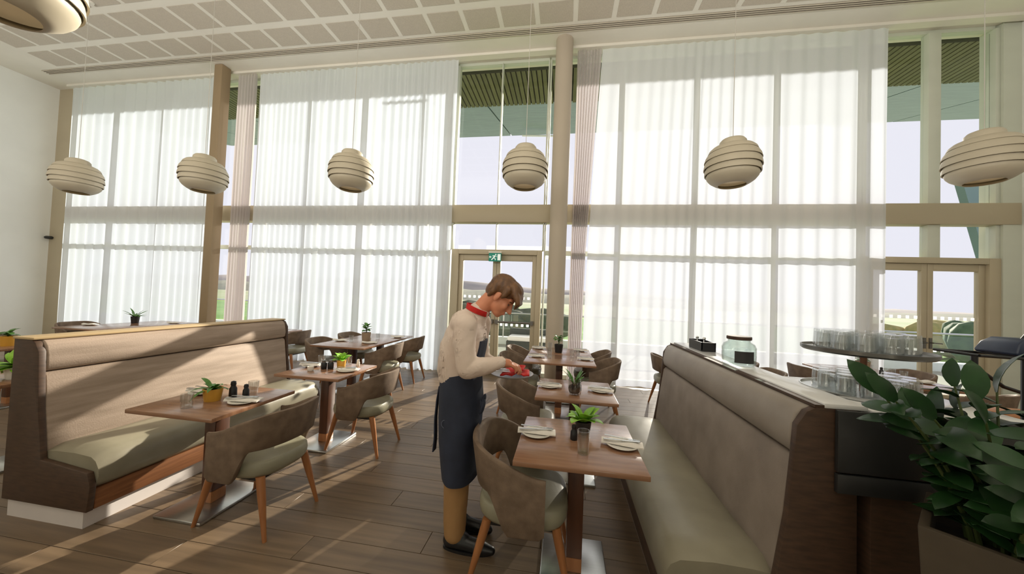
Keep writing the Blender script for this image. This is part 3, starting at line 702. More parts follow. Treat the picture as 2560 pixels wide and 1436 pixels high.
def setting(x, y, key, side, rz, full=True):
    d = f'on the {TD[key]}, {side}'
    tag(link('side_plate', PLATE, None, (x, y, 0.7502), (0, 0, 0)), 'white side plate '+d, 'plate', 'side plates')
    tag(link('napkin', NAP, None, (x, y, 0.762), (0, 0, rz)), 'folded white napkin '+d, 'napkin', 'folded napkins')
    if full:
        c, s = math.cos(rz), math.sin(rz)
        tag(link('knife', KN, None, (x-0.018*-s, y-0.018*c, 0.788), (0, 0, rz+0.12)), 'steel knife '+d, 'knife', 'table knives')
        tag(link('fork', FK, None, (x+0.018*-s, y+0.018*c, 0.788), (0, 0, rz-0.15)), 'steel fork '+d, 'fork', 'table forks')
setting(-0.14, 2.09, 'R1', 'chair side', 0.05)
setting(0.36, 2.05, 'R1', 'bench side', -0.12)
setting(-0.11, 3.21, 'R2', 'chair side', -0.05)
setting(0.36, 3.19, 'R2', 'bench side', -0.2)
setting(-0.36, 4.75, 'Ra', 'waiter side', 0.1)
setting(0.32, 4.76, 'Ra', 'bench side', -0.1)
setting(-0.38, 5.50, 'Rb', 'exit door side', 0.1)
setting(0.29, 5.52, 'Rb', 'mauve curtain side', -0.1)
setting(-2.74, 2.22, 'T1', 'bench side', 0.1)
setting(-2.27, 2.12, 'T1', 'aisle side', 0.25)
setting(-2.68, 3.27, 'T2', 'bench side', 0.1)
setting(-2.19, 3.18, 'T2', 'aisle side', 0.3)
setting(-3.58, 4.98, 'T3', 'wall side', 0.1, False)
setting(-3.03, 4.93, 'T3', 'aisle side', 0.3, False)
setting(-2.98, 5.74, 'T3', 'far aisle corner', 0.2, False)
setting(-8.60, 4.90, 'Tb', 'side-wall side', 0.2, False)
setting(-7.92, 5.75, 'Tb', 'column side', 0.2, False)
setting(3.78, 4.92, 'rt', 'near end', 0.2, False)
setting(4.26, 4.72, 'rt', 'door side', 0.4, False)
setting(-7.08, 3.45, 'lg', 'far corner', 0.4, False)
def tumbler_mesh(r=0.036, h=0.095, flip=False):
    p = [(0.004, 0.0), (r*0.86, 0.0), (r*0.9, 0.004), (r, h), (r-0.003, h), (r*0.82, 0.016), (0.004, 0.014)]
    if flip: p = [(q, h-z) for q, z in reversed(p)]
    return MB().lathe(p, 20).mesh('tumbler', M['tumbler'], angle=50)
TUM = tumbler_mesh(); TUMT = tumbler_mesh(0.034, 0.125); TUMF = tumbler_mesh(0.037, 0.092, True)
def tumbler(x, y, key, where, me=None):
    tag(link('tumbler', me or TUM, None, (x, y, 0.7502)), f'clear glass tumbler on the {TD[key]}, {where}', 'glass', 'drinking glasses on tables')
tumbler(-2.51, 1.93, 'T1', 'near edge'); tumbler(-2.40, 2.32, 'T1', 'behind the shaker')
tumbler(-2.66, 3.40, 'T2', 'far bench corner'); tumbler(-2.37, 3.46, 'T2', 'far edge')
tumbler(0.13, 1.90, 'R1', 'before the potted plant', TUMT)
tumbler(-0.18, 4.73, 'Ra', 'beside the waiter-side plate', TUMT); tumbler(-0.20, 5.40, 'Rb', 'left of the black pot', TUMT)
tumbler(0.14, 4.92, 'Ra', 'middle'); tumbler(0.22, 4.98, 'Ra', 'bench side')
tumbler(-3.40, 5.00, 'T3', 'wall side'); tumbler(-3.20, 5.45, 'T3', 'middle')
tumbler(4.18, 5.34, 'rt', 'beside the plant pot'); tumbler(4.20, 5.05, 'rt', 'middle'); tumbler(4.22, 4.92, 'rt', 'door side')
def shaker(x, y, z, label, m='black', r=0.022, h=0.085):
    t = thing('shaker', label, 'shaker', (x, y, z), 0, 'salt and pepper shakers')
    MB().lathe([(r*0.9, 0), (r, 0.006), (r*0.92, h*0.55), (r*0.6, h*0.68), (r*0.62, h*0.74)], 16).build('body', M[m], t)
    MB().lathe([(r*0.62, h*0.74), (r*0.72, h*0.80), (r*0.6, h*0.96), (0.003, h)], 16).build('cap', M[m], t)
shaker(-2.44, 2.19, 0.7502, 'black pepper shaker by the yellow pot on the near bench table', r=0.026, h=0.125)
shaker(-2.36, 2.22, 0.7502, 'second black shaker behind the yellow pot on the near bench table', r=0.022, h=0.10)
for dx, dy, q in ((0, 0, 'nearer the bench'), (0.055, 0.03, 'nearer the aisle')):
    t = thing('jar', 'short dark jar with a silver lid on the two-jar table, '+q, 'jar', (-2.475+dx, 3.20+dy, 0.7502), 0, 'dark jars')
    MB().lathe([(0.026, 0), (0.029, 0.005), (0.029, 0.06), (0.02, 0.072)], 18).build('body', M['black'], t)
    MB().lathe([(0.021, 0.070), (0.021, 0.088), (0.016, 0.092)], 18).build('lid', M['steel_dk'], t)
shaker(-2.24, 3.44, 0.7502, 'white salt shaker at the far edge of the two-jar table', 'white', 0.018, 0.075)
shaker(0.165, 3.17, 0.7502, 'dark shaker behind the glass vase on the second bench table', r=0.02, h=0.09)
shaker(0.085, 2.07, 0.7502, 'dark shaker beside the bright plant on the front table', r=0.022, h=0.09)
shaker(4.14, 5.12, 0.7502, 'dark shaker beside the plant on the table by the side-wall door', r=0.022, h=0.10)
t = thing('tea_light', 'small white tea light holder on the two-jar table', 'candle', (-2.54, 3.09, 0.7502))
MB().lathe([(0.024, 0), (0.030, 0.01), (0.030, 0.045), (0.026, 0.045), (0.024, 0.012)], 18).build('holder', M['white'], t)
MB().lathe([(0.022, 0.014), (0.022, 0.032), (0.002, 0.033)], 14).build('candle', M['linen'], t)
t = thing('tea_light', 'small white tea light holder on the long taupe-pot table', 'candle', (-3.22, 5.22, 0.7502))
MB().lathe([(0.024, 0), (0.030, 0.01), (0.030, 0.045), (0.026, 0.045), (0.024, 0.012)], 18).build('holder', M['white'], t)
MB().lathe([(0.022, 0.014), (0.022, 0.032), (0.002, 0.033)], 14).build('candle', M['linen'], t)

# ------------------------------------------------------------------ small plants
def leaf_mesh(L, wd, curl, m, fold=0.25, n=6):
    v = []
    for i in range(n+1):
        s = i/n; a = curl*s; x = L*(math.sin(a)/curl if curl else s); z = L*((1-math.cos(a))/curl if curl else 0)
        hw = wd*0.5*math.sin(PI*min(1, 0.06+s*0.94))**0.75
        for k in (-1, 0, 1): v.append((x, hw*k, -z+abs(k)*hw*fold))
    f = [(i*3+k, i*3+k+1, i*3+k+4, i*3+k+3) for i in range(n) for k in range(2)]
    N = len(v); v2 = v+[(x, y, z-0.0015) for x, y, z in v]
    f2 = f+[tuple(N+i for i in reversed(q)) for q in f]
    rim = [i*3 for i in range(n+1)]+[n*3+1]+[i*3+2 for i in range(n, -1, -1)]+[1]
    for a, b in zip(rim, rim[1:]+rim[:1]): f2.append((a, b, N+b, N+a))
    return MB().add(v2, f2).mesh('leaf', m, angle=80)
def potted(x, y, z, label, pot, leaf, nl, lift, seed, r=0.045, h=0.085, glass=False, spread=(20, 75), stems=False, sc=(0.8, 1.2), group='small table plants'):
    t = thing('potted_plant', label, 'plant', (x, y, z), 0, group); rnd = random.Random(seed)
    if glass:
        MB().lathe([(0.004, 0), (r*0.75, 0.0), (r*0.95, h*0.2), (r*1.02, h*0.5), (r*0.9, h), (r*0.9-0.003, h), (r*0.98, h*0.5), (r*0.9, h*0.22), (0.004, 0.012)], 24).build('vase', pot, t, angle=60)
        MB().lathe([(r*0.7, 0.014), (r*0.9, h*0.22), (r*0.94, h*0.5), (r*0.5, h*0.62), (0.004, h*0.64)], 20).build('soil', M['soil'], t)
        z0 = h*0.62
    else:
        MB().lathe([(0.004, 0), (r*0.8, 0), (r*0.82, 0.004), (r, h), (r*0.92, h), (r*0.88, h*0.86), (0.004, h*0.86)], 28).build('pot', pot, t, angle=50)
        MB().lathe([(r*0.9, h*0.84), (r*0.88, h*0.9), (0.004, h*0.93)], 20).build('soil', M['soil'], t)
        z0 = h*0.9
    for k in range(nl):
        a = 2*PI*(k*0.382)+rnd.uniform(-0.3, 0.3); el = R(rnd.uniform(*spread)); s = rnd.uniform(*sc)
        zz = z0
        if stems:
            zz = z0+lift*(0.3+0.7*k/nl)
            MB().tube([(0, 0, z0), (0.01*math.cos(a), 0.01*math.sin(a), zz)], 0.0025, 5).build('stem', M['stem'], t)
        o = link('leaf', leaf, t, (0.012*math.cos(a), 0.012*math.sin(a), zz)); o.rotation_euler = (rnd.uniform(-0.3, 0.3), -el, a); o.scale = (s, s, s)
LB = leaf_mesh(0.10, 0.062, 0.9, M['leaf_bright']); LG = leaf_mesh(0.13, 0.026, 1.2, M['leaf_mid']); LS = leaf_mesh(0.16, 0.030, 0.5, M['leaf_mid']); LD = leaf_mesh(0.07, 0.042, 0.8, M['leaf_mid'])
potted(-2.51, 2.10, 0.7502, 'aloe-like plant in a yellow pot on the near bench table', M['yellow_pot'], LG, 11, 0, 1, 0.060, 0.088, spread=(10, 65))
potted(-2.35, 3.305, 0.7502, 'bright green plant in a small yellow pot on the two-jar table', M['yellow_pot'], LB, 12, 0.03, 2, 0.048, 0.085, spread=(30, 85))
potted(-3.19, 5.08, 0.7502, 'leafy plant in a taupe pot on the long curtain-side table', M['taupe_pot'], LD, 16, 0.13, 3, 0.072, 0.15, spread=(0, 60), stems=True, sc=(0.9, 1.4))
potted(0.115, 3.03, 0.7502, 'spiky green plant in a clear glass vase on the second bench table', M['tumbler'], LS, 12, 0, 4, 0.056, 0.14, glass=True, spread=(35, 85), sc=(0.7, 1.1))
potted(0.145, 2.19, 0.7502, 'bright lettuce-green plant in a dark glass pot on the front table', M['charcoal'], LB, 15, 0.05, 5, 0.052, 0.075, spread=(25, 85), sc=(0.9, 1.4))
potted(-0.06, 5.24, 0.7502, 'green plant in a black glass pot near the round column', M['black'], LD, 14, 0.14, 6, 0.068, 0.125, spread=(0, 60), stems=True, sc=(0.9, 1.4))
potted(-8.44, 5.45, 0.7502, 'spiky plant in a black pot on the far corner table', M['black'], LS, 12, 0, 7, 0.065, 0.14, spread=(15, 80), sc=(1.0, 1.5))
potted(4.05, 5.28, 0.7502, 'green plant in a taupe pot behind the two-tier glass stand', M['taupe_pot'], LD, 14, 0.06, 8, 0.075, 0.14, spread=(0, 60), stems=True, sc=(0.9, 1.4))
potted(-4.47, 2.15, 0.7502, 'bright green bushy plant in a white pot at the frame edge', M['white'], LB, 26, 0.06, 9, 0.085, 0.10, spread=(0, 85), sc=(1.2, 1.9))
potted(-6.64, 3.08, 0.7502, 'small dark plant in a yellow pot at the frame edge', M['yellow_pot'], LD, 14, 0.06, 10, 0.07, 0.12, spread=(0, 70), stems=True, sc=(0.9, 1.5))

# ================================================================== ON THE LEDGE AND CABINET
j = thing('glass_jar', 'wide clear glass jar with a dark lid and black label on the marble ledge', 'jar', (1.165, 2.46, 1.2002))
MB().lathe([(0.004, 0.0), (0.085, 0.0), (0.095, 0.008), (0.098, 0.06), (0.098, 0.115), (0.088, 0.138), (0.064, 0.152), (0.064, 0.166), (0.060, 0.166), (0.060, 0.152), (0.084, 0.135), (0.094, 0.113), (0.094, 0.06), (0.09, 0.012), (0.004, 0.010)], 36).build('body', M['jar'], j, angle=60)
MB().lathe([(0.004, 0.166), (0.070, 0.166), (0.072, 0.170), (0.072, 0.184), (0.068, 0.188), (0.004, 0.188)], 32).build('lid', M['bench_wood'], j)
arc = [R(-128+6.5*k) for k in range(11)]
MB().loft([[(0.1*math.cos(a), 0.1*math.sin(a), z), (0.1025*math.cos(a), 0.1025*math.sin(a), z), (0.1025*math.cos(a), 0.1025*math.sin(a), z+0.075), (0.1*math.cos(a), 0.1*math.sin(a), z+0.075)] for a in arc for z in (0.022,)]).build('label_patch', M['charcoal'], j)
bx = thing('cutlery_box', 'black box with spoons on the marble ledge beyond the glass jar', 'box', (1.185, 3.12, 1.2002))
MB().box(-0.055, 0.055, -0.14, 0.14, 0, 0.012).box(-0.055, -0.047, -0.14, 0.14, 0.012, 0.075).box(0.047, 0.055, -0.14, 0.14, 0.012, 0.075).box(-0.055, 0.055, -0.14, -0.132, 0.012, 0.075).box(-0.055, 0.055, 0.132, 0.14, 0.012, 0.075).build('box', M['black'], bx, smooth=False)
for k, (dx, dy) in enumerate(((-0.01, -0.06), (0.015, 0.0), (-0.015, 0.07))):
    MB().tube([(dx, dy, 0.014), (dx+0.01, dy+0.02, 0.085)], 0.004, 6).ell((dx+0.012, dy+0.024, 0.092), (0.014, 0.006, 0.012), seg=10, rings=6).build('spoon', M['steel'], bx)
st = thing('glass_stand', 'two-tier round tray stand with a brown pole on the service cabinet', 'stand', (1.475, 1.92, 1.1852))
MB().lathe([(0.004, 0), (0.235, 0), (0.242, 0.006), (0.242, 0.018), (0.236, 0.018), (0.232, 0.008), (0.004, 0.008)], 44).build('tray', M['steel'], st, angle=50)
MB().lathe([(0.014, 0.006), (0.014, 0.20)], 16).build('pole', M['skirt_wood'], st)
MB().lathe([(0.004, 0.198), (0.230, 0.198), (0.240, 0.206), (0.240, 0.222), (0.234, 0.222), (0.230, 0.212), (0.004, 0.212)], 44).build('tray', M['steel_dk'], st, angle=50)
rnd = random.Random(3)
for tier, z, lab in ((0, 0.0085, 'upturned clear tumbler crowded on the lower tray of the glass stand'), (1, 0.2125, 'upturned clear tumbler crowded on the upper tray of the glass stand')):
    for rr, n in ((0.075, 5), (0.155, 11), (0.205, 0)):
        for k in range(n):
            a = 2*PI*k/n+rr*9+tier
            q = 'inner ring' if rr < 0.1 else 'outer ring'
            tag(link('tumbler', TUMF, None, (1.475+rr*math.cos(a)+rnd.uniform(-.002, .002), 1.92+rr*math.sin(a)+rnd.uniform(-.002, .002), 1.1852+z)), lab+', '+q, 'glass', 'upturned tumblers on the '+('upper' if tier else 'lower')+' tray')

# black folding stand near the side wall, a case on it
bs = thing('tray_stand', 'black metal folding stand with a wooden shelf by the side wall', 'stand', (3.30, 3.05, 0))
fr = MB()
for y in (-0.14, 0.16): fr.tube([(-0.34, y, 1.30), (0.40, y, 1.285)], 0.011, 8)
for x in (-0.34, 0.40): fr.tube([(x, -0.14, 1.30 if x < 0 else 1.285), (x, 0.16, 1.30 if x < 0 else 1.285)], 0.011, 8)
fr.build('top_frame', M['black'], bs)
for y in (-0.14, 0.16):
    MB().tube([(-0.07, y, 1.285), (-0.07, y, 0.0)], 0.02, 8).build('leg', M['black'], bs)
    MB().tube([(0.36, y, 1.28), (0.36, y, 0.0)], 0.02, 8).build('leg', M['black'], bs)
    MB().tube([(-0.07, y-0.005, 1.18), (0.10, y-0.02, 1.04), (0.36, y-0.005, 0.96)], 0.014, 8).build('brace', M['black'], bs)
MB().box(-0.08, 0.42, -0.16, 0.18, 0.84, 0.87).build('shelf', M['oak_orange'], bs, bevel=0.004)
MB().box(-0.07, 0.38, -0.13, 0.15, 1.292, 1.304).build('tray_top', M['black'], bs, bevel=0.003)
cs = thing('case', 'blue-black soft case lying on the black folding stand', 'case', (3.40, 3.06, 1.305))
MB().loft([[(x*k, y*k2, z) for x, y in ((-0.20, -0.13), (0.25, -0.13), (0.25, 0.13), (-0.20, 0.13))] for k, k2, z in ((0.95, 0.95, 0), (1, 1, 0.02), (0.85, 0.9, 0.085), (0.60, 0.75, 0.125))]).build('body', M['blue_black'], cs, bevel=0.012, bseg=3)
MB().tube([(-0.05, -0.02, 0.12), (-0.03, -0.02, 0.15), (0.08, -0.02, 0.15), (0.10, -0.02, 0.12)], 0.008, 8).build('carry_strap', M['black'], cs)

# ================================================================== LARGE PLANT IN THE FOREGROUND
pl = thing('planter_plant', 'big dark glossy-leaved plant in a tall stone planter before the service cabinet', 'plant', (1.425, 1.316, 0), R(-45))
hs = 0.18
def sq(h, z): return [(-h, -h, z), (h, -h, z), (h, h, z), (-h, h, z)]
MB().loft([sq(0.14, 0.0), sq(hs, 0.90), sq(hs-0.025, 0.90), sq(hs-0.03, 0.82)], True, True).build('planter', M['planter'], pl, bevel=0.006)
MB().loft([sq(hs-0.032, 0.815), sq(hs-0.028, 0.835), sq(0.05, 0.85)], True, True).build('soil', M['soil'], pl)
rnd = random.Random(11)
LFD = [leaf_mesh(L, wd, cu, M['leaf_dark'], 0.18) for L, wd, cu in ((0.125, 0.058, 0.5), (0.145, 0.064, 0.8), (0.11, 0.052, 0.4))]
rz0 = R(-45)
for k in range(21):
    aw = 2*PI*k*0.382+rnd.uniform(-0.2, 0.2); a = aw-rz0
    lean = 0.08 if k < 4 else rnd.uniform(0.16, 0.34)
    if math.sin(aw) > 0.25: lean *= 0.45
    L = rnd.uniform(0.36, 0.52); b0 = Vector((0.10*math.cos(a)*rnd.random(), 0.10*math.sin(a)*rnd.random(), 0.84))
    pts = []
    for i in range(8):
        q = i/7; pts.append(b0+Vector((math.cos(a)*lean*q**1.4, math.sin(a)*lean*q**1.4, L*q*(1-0.45*lean*q))))
    MB().tube(pts, [0.008-0.005*i/7 for i in range(8)], 6).build('stem', M['stem'], pl)
    tang = Vector((-math.sin(a), math.cos(a), 0))
    for i in range(13):
        q = 0.12+0.88*i/12; e = min(6, int(q*7)); p = pts[e].lerp(pts[e+1], q*7-e); d = (pts[e+1]-pts[e]).normalized()
        ang = rnd.uniform(0, 2*PI)
        rad = (tang*math.cos(ang)+d.cross(tang)*math.sin(ang)).normalized()
        if i % 3: rad = (tang*(1 if i % 2 else -1)+d.cross(tang)*rnd.uniform(-0.5, 0.5)).normalized()
        outv = (rad+d*rnd.uniform(0.3, 0.7)).normalized() if i < 12 else d
        nz = d-outv*d.dot(outv)
        nz = nz.normalized() if nz.length > 0.1 else tang
        y = nz.cross(outv)
        m4 = Matrix((outv, y, nz)).transposed().to_4x4(); m4.translation = p
        o = link('leaf', LFD[rnd.randrange(3)], pl); o.matrix_local = m4 @ Matrix.Scale(rnd.uniform(0.8, 1.15), 4)

# ================================================================== WAITER
PO = Vector((-0.64, 2.16, 0))
def organic(name, b, m, parent, voxel=0.007, it=5, fac=0.5, disp=None, angle=180):
    """fuse overlapping closed shells into one continuous smooth skin"""
    me = b.mesh(name+'_raw', m, smooth=False); tmp = bpy.data.objects.new('tmp', me); COL.objects.link(tmp)
    rm = tmp.modifiers.new('r', 'REMESH'); rm.mode = 'VOXEL'; rm.voxel_size = voxel
    sm_ = tmp.modifiers.new('s', 'SMOOTH'); sm_.factor = fac; sm_.iterations = it
    bpy.context.view_layer.update(); dg = bpy.context.evaluated_depsgraph_get()
    res = bpy.data.meshes.new_from_object(tmp.evaluated_get(dg)); bpy.data.objects.remove(tmp); bpy.data.meshes.remove(me)
    res.name = name; res.materials.clear(); res.materials.append(m)
    for v in res.vertices:
        if disp: v.co = v.co+v.normal*disp(v.co)
        v.co -= PO
    res.polygons.foreach_set('use_smooth', [True]*len(res.polygons)); res.update()
    return link(name, res, parent)
def cap(b, pts, rr, seg=14):
    """tapered limb with round ends"""
    b.tube(pts, rr, seg)
    for p, r in zip(pts, rr): b.ell(p, (r, r, r), seg=seg, rings=10)
    return b
me_ = thing('person', 'waiter in a cream shirt and navy apron bending over a plate of red napkins', 'person', PO)
TILT = Matrix.Rotation(R(42), 3, 'Y'); SK = Vector((-0.400, 2.165, 1.606))
def hp(x, y, z): return SK+TILT @ Vector((x, y, z))
body = MB()
def he(c, r, b=body, extra=None): b.ell(hp(*c), r, rotm=TILT if extra is None else TILT @ extra, seg=24, rings=16)
he((-0.012, 0, 0.020), (0.096, 0.076, 0.088))
he((0.030, 0, -0.050), (0.064, 0.060, 0.082))
he((0.050, 0, -0.105), (0.040, 0.040, 0.034))
he((0.066, 0, -0.122), (0.020, 0.024, 0.018))
he((0.072, 0, 0.008), (0.022, 0.050, 0.020))
cap(body, [hp(0.090, 0, -0.008), hp(0.103, 0, -0.034), hp(0.116, 0, -0.056)], [0.009, 0.0115, 0.0145])
for s in (1, -1):
    he((0.106, 0.010*s, -0.060), (0.010, 0.008, 0.008)); he((0.062, 0.036*s, -0.045), (0.026, 0.022, 0.028))
he((0.091, 0, -0.084), (0.010, 0.022, 0.007)); he((0.089, 0, -0.096), (0.010, 0.019, 0.007))
for s in (1, -1):
    he((-0.008, 0.076*s, -0.025), (0.020, 0.009, 0.033), extra=Matrix.Rotation(R(16*s), 3, 'Z')); he((-0.002, 0.074*s, -0.050), (0.011, 0.008, 0.012))
cap(body, [hp(-0.035, 0, -0.055), (-0.510, 2.165, 1.545), (-0.572, 2.165, 1.465), (-0.60, 2.165, 1.38)], [0.058, 0.054, 0.060, 0.075], 18)
# trunk and limbs under the clothes
for c, r in (((-0.625, 2.165, 1.36), (0.09, 0.15, 0.10)), ((-0.645, 2.165, 1.22), (0.10, 0.14, 0.13)), ((-0.66, 2.165, 1.05), (0.10, 0.14, 0.13)), ((-0.655, 2.165, 0.93), (0.10, 0.145, 0.11))): body.ell(c, r)
SH, EL, WR = (-0.590, 1.985, 1.405), (-0.560, 1.945, 1.150), (-0.372, 1.995, 1.190)
SH2, EL2, WR2 = (-0.590, 2.345, 1.400), (-0.585, 2.395, 1.140), (-0.435, 2.285, 1.075)
cap(body, [SH, EL], [0.050, 0.038]); cap(body, [EL, WR], [0.038, 0.026]); cap(body, [SH2, EL2], [0.050, 0.038]); cap(body, [EL2, WR2], [0.038, 0.026])
for sy, x0, xk, xa in ((2.075, -0.65, -0.628, -0.640), (2.250, -0.65, -0.655, -0.690)):
    cap(body, [(x0, sy, 0.90), (xk, sy, 0.50), (xa, sy-0.003, 0.09)], [0.075, 0.050, 0.036])
# right hand: palm, then four bent fingers and a thumb closing on the napkin
HP = Vector((-0.325, 2.020, 1.187))
cap(body, [WR, (-0.350, 2.005, 1.192), HP], [0.025, 0.026, 0.027])
body.ell(HP, (0.040, 0.030, 0.017), rotm=Matrix.Rotation(R(32), 3, 'Y') @ Matrix.Rotation(R(35), 3, 'Z'))
for k, (dy, L) in enumerate(((0.030, 0.040), (0.010, 0.044), (-0.010, 0.040), (-0.028, 0.032))):
    b0 = HP+Vector((0.026-0.006*abs(k-1), dy+0.012, -0.006)); b1 = b0+Vector((L*0.82, 0.012, -L*0.35)); b2 = b1+Vector((L*0.30, 0.010, -L*0.72)); b3 = b2+Vector((-L*0.12, 0.004, -L*0.5))
    cap(body, [b0, b1, b2, b3], [0.0105, 0.0095, 0.0085, 0.0070], 10)
t0 = HP+Vector((-0.006, 0.034, -0.010)); cap(body, [t0, t0+Vector((0.024, 0.020, -0.016)), t0+Vector((0.046, 0.022, -0.034))], [0.0125, 0.0105, 0.0085], 10)
# left hand: flat under the plate
HL = Vector((-0.385, 2.235, 1.062))
cap(body, [WR2, HL], [0.025, 0.024]); body.ell(HL+Vector((0.012, -0.015, 0.0)), (0.042, 0.040, 0.014), rotm=Matrix.Rotation(R(-40), 3, 'Z'))
for k, (o, L) in enumerate((((0.040, 0.012), 0.055), ((0.040, -0.010), 0.062), ((0.030, -0.030), 0.058), ((0.014, -0.046), 0.045))):
    b0 = HL+Vector((o[0], o[1], 0.0)); d = Vector((0.80, -0.60, 0)); cap(body, [b0, b0+d*L*0.55+Vector((0, 0, -0.002)), b0+d*L+Vector((0, 0, 0.004))], [0.010, 0.009, 0.0075], 10)
t0 = HL+Vector((0.020, 0.030, 0.004)); cap(body, [t0, t0+Vector((0.03, 0.016, 0.012)), t0+Vector((0.055, 0.010, 0.034))], [0.012, 0.010, 0.008], 10)
organic('body', body, M['skin'], me_, 0.0055, 3)
# eyes and brows on the lowered face
for s in (1, -1):
    b = MB(); b.ell(hp(0.079, 0.031*s, -0.022)-PO, (0.0075, 0.012, 0.0065), rotm=TILT, seg=14, rings=10); b.build('eye', M['eye'], me_)
    b = MB(); b.tube([hp(0.088, 0.014*s, 0.002)-PO, hp(0.088, 0.032*s, 0.006)-PO, hp(0.074, 0.050*s, 0.001)-PO], 0.004, 6); b.build('eyebrow', M['brow'], me_)
b = MB(); b.tube([hp(0.098, -0.018, -0.090)-PO, hp(0.1015, 0, -0.089)-PO, hp(0.098, 0.018, -0.090)-PO], 0.0035, 6); b.build('lips', M['lip'], me_)
# hair: short at the neck, longer fringe falling forward
hair = MB()
he((-0.020, 0, 0.038), (0.105, 0.086, 0.088), hair); he((-0.062, 0, -0.010), (0.056, 0.070, 0.070), hair); he((0.030, 0, 0.075), (0.075, 0.072, 0.050), hair)
for k in range(9):
    y = -0.064+0.016*k
    cap(hair, [hp(0.050, y*0.8, 0.092-0.4*abs(y)), hp(0.098, y*0.95, 0.066-0.3*abs(y)), hp(0.120, y, 0.030), hp(0.124+0.004*math.sin(k*2), y*1.05, 0.000-0.012*math.sin(k*1.7))], [0.026, 0.022, 0.017, 0.006], 10)
for s in (1, -1):
    cap(hair, [hp(0.02, 0.070*s, 0.055), hp(0.024, 0.078*s, 0.010), hp(0.020, 0.076*s, -0.012)], [0.024, 0.016, 0.008], 10)
    cap(hair, [hp(-0.05, 0.060*s, 0.03), hp(-0.048, 0.068*s, -0.02), hp(-0.055, 0.055*s, -0.060)], [0.03, 0.020, 0.012], 10)
organic('hair', hair, M['hair'], me_, 0.005, 3, disp=lambda c: 0.004*noise.noise(Vector((c.x*18, c.y*90, c.z*18))))
# shirt: loose trunk and sleeves
sh = MB()
def wr(c): return 0.012*noise.noise(Vector((c.x*8+c.z*5, c.y*7, c.z*7)))+0.006*noise.noise(Vector((c.x*20-c.z*16, c.y*12, c.z*14)))*(1+max(0, 1.25-c.z)*2)
trunk = [(-0.662, 1.010, 0.112, 0.156, 0), (-0.668, 1.035, 0.126, 0.166, 2), (-0.672, 1.085, 0.134, 0.172, 4), (-0.672, 1.150, 0.136, 0.172, 8), (-0.658, 1.230, 0.137, 0.176, 16), (-0.636, 1.310, 0.134, 0.184, 24), (-0.614, 1.380, 0.120, 0.186, 28), (-0.596, 1.435, 0.094, 0.160, 32), (-0.580, 1.470, 0.066, 0.105, 34)]
rings = []
for cx, cz, rx, ry, ro in trunk:
    m3 = Matrix.Rotation(R(ro), 3, 'Y'); rr = []
    for j in range(40):
        a = 2*PI*j/40; c_, s_ = math.cos(a), math.sin(a)
        rr.append(Vector((cx, 2.165, cz)) + m3 @ Vector((rx*math.copysign(abs(c_)**0.85, c_), ry*math.copysign(abs(s_)**0.85, s_), 0)))
    rings.append([tuple(p) for p in rr])
sh.loft(rings)
cap(sh, [(-0.592, 2.165, 1.43), (-0.562, 2.165, 1.480)], [0.085, 0.068], 18)
for S, E, W_, y in ((SH, EL, WR, -1), (SH2, EL2, WR2, 1)):
    S, E, W_ = Vector(S), Vector(E), Vector(W_)
    cap(sh, [S+Vector((-0.03, -0.055*y, 0.01)), S, S.lerp(E, 0.5)+Vector((-0.01, 0, 0)), E], [0.085, 0.074, 0.068, 0.060], 18)
    cap(sh, [E, E.lerp(W_, 0.45), E.lerp(W_, 0.9)], [0.060, 0.056, 0.040], 18)
    cap(sh, [E.lerp(W_, 0.88), E.lerp(W_, 1.03)], [0.037, 0.034], 16)
organic('shirt', sh, M['shirt'], me_, 0.0075, 10, disp=wr)
# trousers
tz = MB()
tz.ell((-0.655, 2.165, 0.93), (0.118, 0.165, 0.13))
for sy, x0, xk, xa in ((2.075, -0.65, -0.628, -0.632), (2.250, -0.65, -0.655, -0.682)):
    cap(tz, [(x0, sy, 0.90), (xk, sy, 0.62), (xk-0.004, sy, 0.44), (xa-0.002, sy, 0.25), (xa, sy, 0.10)], [0.088, 0.078, 0.083, 0.075, 0.068], 18)
organic('trousers', tz, M['trouser'], me_, 0.008, 4, disp=lambda c: 0.004*noise.noise(Vector((c.x*14, c.y*14, c.z*22))))
# apron: wrapped skirt open at the rear, bib, red neck strap, bow and sash tails
rings = []
prof = [(1.085, -0.660, 0.130, 0.172), (1.02, -0.655, 0.137, 0.182), (0.92, -0.650, 0.141, 0.198), (0.80, -0.648, 0.138, 0.204), (0.66, -0.646, 0.130, 0.206), (0.52, -0.638, 0.118, 0.206), (0.428, -0.634, 0.108, 0.204)]
n = 48; a0 = R(168)
for z, cx, rx, ry in prof:
    ring = []
    for side in (1, 0.955):
        rngi = range(n+1) if side == 1 else range(n, -1, -1)
        for i in rngi:
            a = -a0+2*a0*i/n; wv = 1+0.018*math.sin(a*7+z*3)*(1.1-z)
            zz = z-(0.012*math.cos(a*1.0) if z < 0.45 else 0)+(0.03*math.cos(a) if z > 1.05 else 0)
            ring.append((cx+rx*side*wv*math.cos(a)-PO.x, 2.165+ry*side*wv*math.sin(a)-PO.y, zz))
    rings.append(ring)
ap = MB().loft(rings, True, True).build('apron', M['apron'], me_, angle=60)
bibp = [(-0.536, 1.06, 0.12), (-0.532, 1.12, 0.115), (-0.520, 1.18, 0.105), (-0.508, 1.24, 0.095), (-0.500, 1.30, 0.085)]
MB().loft([[(x+d-PO.x-0.02*abs(q), 2.165+hw*q-PO.y, z) for d in (0.0, 0.012) for q in ((-1, -0.5, 0, 0.5, 1) if d == 0 else (1, 0.5, 0, -0.5, -1))] for x, z, hw in bibp]).build('bib', M['apron'], ap, angle=60)
nk = []
